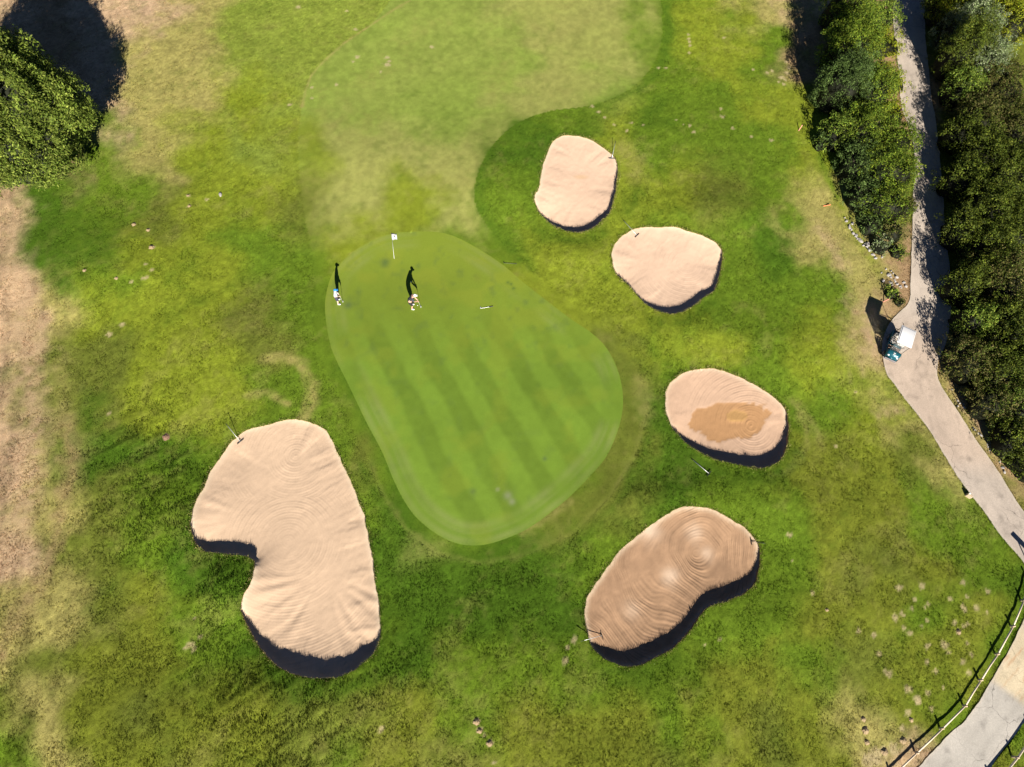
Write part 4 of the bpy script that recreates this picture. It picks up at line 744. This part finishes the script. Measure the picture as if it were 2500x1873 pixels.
def mole(seed):
    r = np.random.default_rng(seed); V = [(0, 0, .11)]; F = []; n = 14
    for j, (rr, z) in enumerate(((.07, .10), (.14, .06), (.20, .02), (.25, -.02))):
        for k in range(n): q_ = 1+r.normal()*.12; V.append((rr*q_*math.cos(2*math.pi*k/n), rr*q_*math.sin(2*math.pi*k/n), z+r.normal()*.008))
    for k in range(n): F.append((0, 1+k, 1+(k+1) % n))
    for j in range(3):
        for k in range(n): F.append((1+j*n+k, 1+(j+1)*n+k, 1+(j+1)*n+(k+1) % n, 1+j*n+(k+1) % n))
    return MB().add(V, F)
M_EARTH = plain('crumbled_earth', (.32, .235, .13), .95, var=.35, scale=16, bump=.8); M_EARTHD = plain('brown_earth', (.22, .13, .085), .95, var=.35, scale=16, bump=.8)
MM = mole(3).build('molehill', M_EARTH); firstm = True
for grp, lbl, pts in (('molehills left of the green', 'small heap of pale earth among the molehills left of the green', [(327, 548), (361, 562), (370, 604, 1.3), (206, 660, .8), (284, 679, .8), (459, 478, .7), (462, 503, .7)]),
                      ('molehills in the lower right', 'small heap of pale earth beside the low fence at lower right', [(2019, 1489, .7), (2108, 1755), (2112, 1783, 1.4), (2116, 1812), (2206, 1808, 1.3), (2224, 1757), (2160, 1836, 1.4), (2340, 1543)]),
                      ('molehills at the bottom centre', 'small heap of brown earth at the bottom edge below the green', [(1164, 1762, 1.2), (1171, 1784), (1196, 1815, 1.1)])):
    for p in pts:
        o = MM if firstm else MM.copy()
        if not firstm: C.objects.link(o)
        firstm = False; w = surf(p[0], p[1]); s_ = (p[2] if len(p) > 2 else 1)*.68; o.location = w; o.scale = (s_, s_, s_*1.2); o.rotation_euler = (0, 0, random.uniform(0, 6)); tag(o, lbl, 'molehill', grp)
o = mole(9).build('molehill', M_EARTHD); w = surf(405, 1067); o.location = w; o.scale = (1.15, 1.1, .8); tag(o, 'round dark brown heap of earth above and left of the largest bunker', 'molehill')

# ------------------------------------------------------------------ foliage
def leaves(clumps, dens, size, cols, seed, upb=.35, elong=1.3, lower=-.45):
    """clumps: (cx,cy,cz,rx,ry,rz,tint). Leaf quads spread through the shell of each clump; returns verts, faces, colours"""
    r = np.random.default_rng(seed); VV, CC = [], []
    for cx_, cy_, cz_, rx, ry, rz_, ti in clumps:
        ar = 4*math.pi*((rx*ry)**1.6/3+(rx*rz_)**1.6/3+(ry*rz_)**1.6/3)**(1/1.6); n = int(ar*dens)
        d_ = r.normal(size=(n, 3)); d_ /= np.linalg.norm(d_, axis=1, keepdims=True); d_ = d_[d_[:, 2] > lower]; n = len(d_)
        rad = 1-np.abs(r.normal(0, .16, n))+.10*r.random(n); rad += .10*np.sin(d_[:, 0]*7+cx_*3)*np.sin(d_[:, 1]*6+cy_*2)
        p = np.stack([cx_+d_[:, 0]*rad*rx, cy_+d_[:, 1]*rad*ry, cz_+d_[:, 2]*rad*rz_], 1)
        nr = d_/np.array([rx, ry, rz_]); nr /= np.linalg.norm(nr, axis=1, keepdims=True); nr = nr+r.normal(0, .55, (n, 3)); nr[:, 2] += upb; nr /= np.linalg.norm(nr, axis=1, keepdims=True)
        a_ = r.normal(size=(n, 3)); a_[:, 2] += .6; a_ -= nr*(a_*nr).sum(1, keepdims=True); a_ /= np.linalg.norm(a_, axis=1, keepdims=True); b_ = np.cross(nr, a_)
        s = size*r.uniform(.6, 1.35, n)[:, None]
        q = np.stack([p-a_*s*elong, p+b_*s*.6, p+a_*s*elong, p-b_*s*.6], 1); VV.append(q.reshape(-1, 3))
        base = np.array(cols[r.integers(0, len(cols), n)] if isinstance(cols, np.ndarray) else cols)
        c = base*np.exp(r.normal(0, .22, n))[:, None]*np.array(ti); CC.append(np.repeat(c, 4, 0))
    V = np.vstack(VV); return V, np.arange(len(V)).reshape(-1, 4), np.clip(np.vstack(CC), .005, .6)
def core(clumps, k, col):
    V, F = [], []
    for cx_, cy_, cz_, rx, ry, rz_, ti in clumps:
        m = MB().ball((cx_, cy_, cz_), (rx*k, ry*k, rz_*k), 8, 6); n = len(V); V += [tuple(p) for p in m.v]
        for f in m.f:
            f = [i+n for i in f]; F.append(f if len(f) == 4 else f+[f[-1]])
    return np.array(V), F, np.tile(col, (len(V), 1))
def crown(name, parent, clumps, dens, size, cols, seed, **kw):
    V, F, Cc = leaves(clumps, dens, size, cols, seed, **kw); mats = np.array(cols).mean(0)
    m = MB()
    for cx_, cy_, cz_, rx, ry, rz_, ti in clumps: m.ball((cx_, cy_, cz_), (rx*.74, ry*.74, rz_*.74), 8, 6)
    V2 = np.array([tuple(p) for p in m.v]); F2 = [f for f in m.f]
    tri = []
    for f in F2:
        tri.append((f[0], f[1], f[2]))
        if len(f) == 4: tri.append((f[0], f[2], f[3]))
    n = len(V); q = np.asarray(F); TRI = np.vstack([q[:, [0, 1, 2]], q[:, [0, 2, 3]], np.array(tri)+n])
    return mesh_np(name, np.vstack([V, V2]), TRI, M_LEAF, parent, np.vstack([Cc, np.tile(mats*.8, (len(V2), 1))]))
LC = {'D': np.array([(.075, .110, .012), (.10, .135, .016), (.055, .080, .010), (.14, .165, .020)]), 'Y': np.array([(.22, .25, .014), (.15, .20, .012), (.27, .27, .02)]),
      'W': np.array([(.17, .22, .10), (.13, .18, .06), (.23, .26, .15)]), 'B': np.array([(.14, .115, .030), (.10, .115, .018), (.19, .14, .05), (.08, .095, .016)]),
      'F': np.array([(.12, .19, .025), (.20, .25, .035), (.08, .13, .016)]), 'T': np.array([(.065, .105, .026), (.05, .085, .018), (.09, .135, .035)])}
LC['D'] = LC['D']*.84; LC['B'] = LC['B']*np.array((.75, .88, .85))
LC['H'] = np.array([(.085, .140, .012), (.12, .175, .016), (.06, .10, .010), (.17, .21, .02)])
M_BARK = plain('bark', (.16, .12, .09), .9, var=.4, scale=9, bump=.8)
def shrub(px_, py_, rad, h, kind, label, group, name='shrub', seed=0, dens=70, size=.050):
    r = np.random.default_rng(900+seed); w = G0(px_, py_, h*.62); x, y = w[0], w[1]; g = float(hz(x, y)); root = thing(name, label, 'shrub', (x, y, g), 0, group)
    if h > 1.5: rad *= 1.22; h *= 1.18
    ph = r.uniform(0, 6, 4)
    def dome(a_, e_):     # lumpy, steep-sided dome: azimuth, elevation 0..1
        lump = 1+.13*math.sin(3*a_+ph[0])*(1-e_*.5)+.09*math.sin(5*a_+ph[1]+4*e_)+.07*math.sin(9*a_+ph[2]-7*e_)
        ca, sa = math.cos(e_*math.pi/2), math.sin(e_*math.pi/2); rr = rad*abs(ca)**.62*lump; return rr*math.cos(a_), rr*math.sin(a_), h*(.10+.86*sa**.8)*(1+.10*math.sin(4*a_+ph[3]+5*e_))
    cl = []; area = 2*math.pi*rad*rad*.6+2*math.pi*rad*h*.62; n = int(area*7.5)
    for i in range(n):
        a_ = r.uniform(0, 2*math.pi); e_ = r.random()**.9; X_, Y_, Z_ = dome(a_, e_); cr = r.uniform(.12, .27)*(.75+.14*h); k = r.uniform(.86, 1.06) if r.random() < .85 else r.uniform(1.05, 1.2)
        cl.append((X_*k, Y_*k, Z_*k, cr, cr, cr*r.uniform(.8, 1.5), np.array([1, 1, 1])*math.exp(r.normal(0, .24))))
    V, F, Cc = leaves(cl, dens*.75, size, LC[kind], 950+seed, lower=-.2)
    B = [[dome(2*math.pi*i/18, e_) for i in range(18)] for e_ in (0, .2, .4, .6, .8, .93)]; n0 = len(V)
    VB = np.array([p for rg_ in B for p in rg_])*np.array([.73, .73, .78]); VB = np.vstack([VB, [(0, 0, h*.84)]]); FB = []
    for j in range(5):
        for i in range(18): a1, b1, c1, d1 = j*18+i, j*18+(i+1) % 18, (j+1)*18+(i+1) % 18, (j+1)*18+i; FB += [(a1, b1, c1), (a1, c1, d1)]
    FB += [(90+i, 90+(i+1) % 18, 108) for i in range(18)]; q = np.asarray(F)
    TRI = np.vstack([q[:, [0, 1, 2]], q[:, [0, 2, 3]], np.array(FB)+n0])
    mesh_np('crown', np.vstack([V, VB]), TRI, M_LEAF, root, np.vstack([Cc, np.tile((.014, .016, .008), (len(VB), 1))]))  # inner dome coloured near black: shade among the twigs put into it
    m = MB()
    for k in range(4):
        a_ = r.uniform(0, 2*math.pi); m.tube([(0, 0, -.05), (.15*rad*math.cos(a_), .15*rad*math.sin(a_), h*.3), (.45*rad*math.cos(a_), .45*rad*math.sin(a_), h*.75)], [.06, .045, .02], 6)
    m.build('stems', M_BARK, root)
HR, HM = 'bushes in the thicket right of the path', 'bushes in the hedge between the fairway and the path'
SHR = [
 (2322, 20, 1.1, 3.4, 'Y', 'yellow-green bush right of the path at the very top of the picture', HR),
 (2370, 70, 1.9, 3.6, 'W', 'tall grey-green bush right of the path, the palest of the thicket', HR), (2395, 150, 1.7, 3.2, 'W', 'grey-green bush just below the palest tall bush right of the path', HR),
 (2470, 40, 2.2, 3.0, 'Y', 'yellow-green bush in the top right corner', HR), (2345, 215, 1.2, 2.6, 'F', 'fresh green bush at the lower edge of the grey-green bushes', HR),
 (2450, 215, 2.1, 2.6, 'B', 'brownish bush right of the grey-green bushes near the right edge', HR), (2390, 290, 1.7, 2.6, 'B', 'brown-tinged bush right of the path below the grey-green bushes', HR),
 (2490, 320, 2.0, 2.8, 'B', 'brown-tinged bush cut by the right edge, upper one', HR), (2400, 380, 1.7, 2.9, 'D', 'dark green bush right of the path, level with the topmost bunker', HR),
 (2470, 430, 2.3, 3.1, 'D', 'broad dark green bush at the right edge, level with the gap between two bunkers', HR), (2420, 510, 2.0, 3.2, 'D', 'dark green bush right of the path, level with the flag', HR),
 (2490, 570, 2.0, 3.2, 'D', 'dark green bush at the right edge, level with the rounded bunker', HR), (2410, 600, 1.5, 2.9, 'D', 'dark bush right of the path, level with the line of rubble stones', HR),
 (2450, 690, 1.9, 3.0, 'B', 'olive-brown bush in the thicket just above the level of the golf cart', HR), (2395, 665, 1.2, 2.6, 'D', 'small dark bush jutting left from the thicket above the golf cart', HR),
 (2375, 782, 1.0, 2.4, 'F', 'small lighter bush standing alone right of the golf cart', HR), (2470, 800, 1.7, 2.9, 'D', 'dark bush at the right edge, level with the golf cart', HR),
 (2372, 880, 1.45, 2.2, 'B', 'olive and brown bush nearest the path just below the golf cart', HR), (2440, 905, 1.6, 2.4, 'D', 'dark green bush below the golf cart, second from the path', HR),
 (2500, 880, 1.5, 2.6, 'D', 'dark bush cut by the right edge below the golf cart', HR), (2425, 975, 1.4, 2.0, 'B', 'olive bush above the bare bank, level with the bunker with the puddle', HR),
 (2490, 990, 1.5, 2.2, 'F', 'green bush at the right edge above the bare bank', HR), (2478, 1070, 1.3, 1.8, 'D', 'lowest dark bush of the thicket at the right edge', HR), (2520, 1130, 1.2, 1.7, 'D', 'dark bush just cut off by the right edge at the foot of the thicket', HR),
 (2350, 440, 1.3, 2.6, 'D', 'narrow dark bush overhanging the right side of the path', HR), (2345, 330, 1.2, 2.5, 'D', 'dark bush shading the right side of the path near its upper bend', HR), (2355, 560, 1.3, 2.6, 'D', 'dark bush shading the path, level with the rubble stones', HR), (2352, 700, 1.1, 2.4, 'D', 'dark bush casting its shadow on the path above the golf cart', HR), (2352, 120, 1.3, 4.6, 'D', 'dark bush shading the top of the path', HR), (2560, 470, 2.2, 3.2, 'D', 'dark bush mostly outside the right edge, upper one', HR), (2560, 720, 2.2, 3.0, 'D', 'dark bush mostly outside the right edge, lower one', HR), (2350, -40, 1.9, 5.4, 'D', 'dark bush just above the top edge right of the path', HR), (2430, -50, 2.2, 3.0, 'D', 'dark bush above the top edge at the right', HR),
 (2075, 15, 1.8, 4.2, 'H', 'dark bush at the top end of the hedge', HM), (2078, 110, 1.9, 4.2, 'H', 'dark bush second from the top on the fairway side of the hedge', HM), (2150, 40, 1.3, 2.2, 'F', 'fresh green bush at the top of the hedge on the path side', HM),
 (2160, 100, 1.8, 1.4, 'Y', 'low yellow-green bush against the path near its top', HM), (2172, 190, 1.7, 1.3, 'Y', 'brightest yellow-green bush against the left edge of the path', HM), (2062, 205, 1.6, 3.9, 'T', 'tall blue-green bush on the fairway side, third from the top of the hedge', HM),
 (2125, 215, 1.9, 2.7, 'H', 'broad green bush in the middle of the hedge, level with the brightest yellow bush', HM), (2175, 265, 1.5, 1.45, 'Y', 'low yellow-green bush at the bend in the path', HM), (2050, 325, 1.3, 1.9, 'F', 'pale leafy bush jutting towards the fairway, level with the topmost bunker', HM),
 (2110, 310, 1.8, 2.6, 'H', 'dark green bush in the middle of the hedge beside the pale leafy bush', HM), (2185, 345, 1.5, 2.0, 'H', 'olive-green bush overhanging the path in the middle of the hedge', HM), (2095, 400, 1.5, 2.0, 'T', 'blue-green bush on the fairway side, level with the top rake', HM),
 (2155, 410, 1.8, 2.3, 'H', 'dark green bush, broadest in the lower half of the hedge', HM), (2205, 420, 1.0, 1.7, 'H', 'small bush pressed against the path in the lower half of the hedge', HM), (2110, 475, 1.3, 1.6, 'T', 'dark blue-green bush above the line of stones', HM),
 (2165, 495, 1.5, 1.9, 'H', 'green bush near the lower end of the hedge, in its middle', HM), (2207, 505, .9, 1.4, 'B', 'brown-leaved bush against the path near the lower end of the hedge', HM), (2130, 545, 1.1, 1.2, 'T', 'low blue-green bush behind the line of stones', HM),
 (2180, 560, 1.1, 1.2, 'B', 'low brownish bush at the lower end of the hedge', HM), (2150, 600, .85, .7, 'W', 'small grey-green bush, last of the hedge above the heap of stones', HM), (2190, 615, .7, .5, 'F', 'small weedy bush between the path and the heap of stones', HM),
 (2178, 715, .7, .35, 'F', 'low weedy bush below the heap of stones beside the cart shadow', HM), (2196, 735, .5, .35, 'B', 'low brown weedy bush against the corner of the path above the cart', HM), (2010, 345, .8, 1.1, 'T', 'small dark bush at the foot of the hedge beside the faded red stake', HM)]
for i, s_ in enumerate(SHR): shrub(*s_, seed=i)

# big tree, upper left
tb = G(90, 392); tx, ty = tb[0], tb[1]; tg = float(hz(tx, ty)); root = thing('tree', 'large dark green spreading tree at the upper left, cut by the left edge', 'tree', (tx, ty, tg))
r = np.random.default_rng(5); cl = []
LN = Vector((-.32, .25, .9)).normalized()
for i in range(1500):
    u1 = r.uniform(-.5, 1.0); a_ = r.uniform(0, 2*math.pi); s1 = math.sqrt(1-u1*u1) if u1 > 0 else 1-.4*abs(u1); k = r.uniform(.82, 1.0)+.10*math.sin(a_*5+u1*4)+.09*math.sin(a_*9-u1*11)
    x, y, z = 5.2*s1*k*math.cos(a_), 5.0*s1*k*math.sin(a_), 3.7+5.0*u1*k; c0 = r.uniform(.22, .5); tn = np.array([1, 1, 1])*math.exp(r.normal(0, .20))
    for q in range(3): cl.append((x+LN.x*c0*q*.8, y+LN.y*c0*q*.8, z+LN.z*c0*q*.8, c0*(1-.2*q), c0*(1-.2*q), c0*1.1, tn))
V, F, Cc = leaves(cl, 30, .062, np.array([(.10, .145, .020), (.14, .185, .028), (.08, .12, .016), (.19, .23, .040)]), 6, upb=.2, elong=1.6, lower=-.3)
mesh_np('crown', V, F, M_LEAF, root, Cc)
m = MB(); m.ball((0, 0, 3.6), (4.2, 4.0, 3.9), 28, 16); m.build('shade_core', plain('dark_core', (.018, .022, .010), .9, var=.4, scale=3), root)  # solid near-black ball added to block light and fill leaf gaps with shade
m = MB(); m.tube([(0, 0, -.1), (.05, 0, .5), (0, .1, 1.6), (.1, 0, 3.5)], [.42, .32, .27, .18], 12)
for k in range(8):
    a_ = k*.8; m.tube([(0, 0, 1.2+.1*k), (1.6*math.cos(a_), 1.6*math.sin(a_), 2.2), (4.2*math.cos(a_), 4.2*math.sin(a_), 3.0+.3*k)], [.16, .11, .04], 7)
m.build('trunk', M_BARK, root, True)

# ------------------------------------------------------------------ light, sky, camera
W = bpy.data.worlds.new('World'); scene.world = W; W.use_nodes = True; nt = W.node_tree; bg = nt.nodes['Background']
sk = nt.nodes.new('ShaderNodeTexSky'); sk.sky_type = 'NISHITA'; sk.sun_disc = False; sk.sun_elevation = SUN_EL; sk.sun_rotation = math.pi-SUN_AZ; sk.altitude = 5000; sk.air_density = .6; sk.dust_density = 0; sk.ozone_density = 4
nt.links.new(sk.outputs[0], bg.inputs[0]); bg.inputs[1].default_value = .05
sl = bpy.data.lights.new('sun', 'SUN'); sl.energy = 5.0; sl.angle = R_(.5); sl.color = (1, .93, .82); so = bpy.data.objects.new('sun', sl); C.objects.link(so)
ld = Vector((-math.sin(SUN_AZ)*math.cos(SUN_EL), math.cos(SUN_AZ)*math.cos(SUN_EL), -math.sin(SUN_EL))); so.rotation_euler = ld.to_track_quat('-Z', 'Y').to_euler(); so.location = (20, -30, 40)
cam = bpy.data.cameras.new('camera'); cam.sensor_fit = 'HORIZONTAL'; cam.sensor_width = 36; cam.lens = 36*FPX/2500; cam.clip_end = 3000; cam.clip_start = .5
co = bpy.data.objects.new('camera', cam); C.objects.link(co)
# Blender camera axes: x right, y up, -z forward
Mx = Matrix(((RW[0, 0], -RW[0, 1], -RW[0, 2], 0), (RW[1, 0], -RW[1, 1], -RW[1, 2], 0), (RW[2, 0], -RW[2, 1], -RW[2, 2], CAMH), (0, 0, 0, 1))); co.matrix_world = Mx
scene.camera = co
vs = scene.view_settings; vs.view_transform = 'Standard'; vs.look = 'None'; vs.exposure = 1.0; vs.gamma = 1
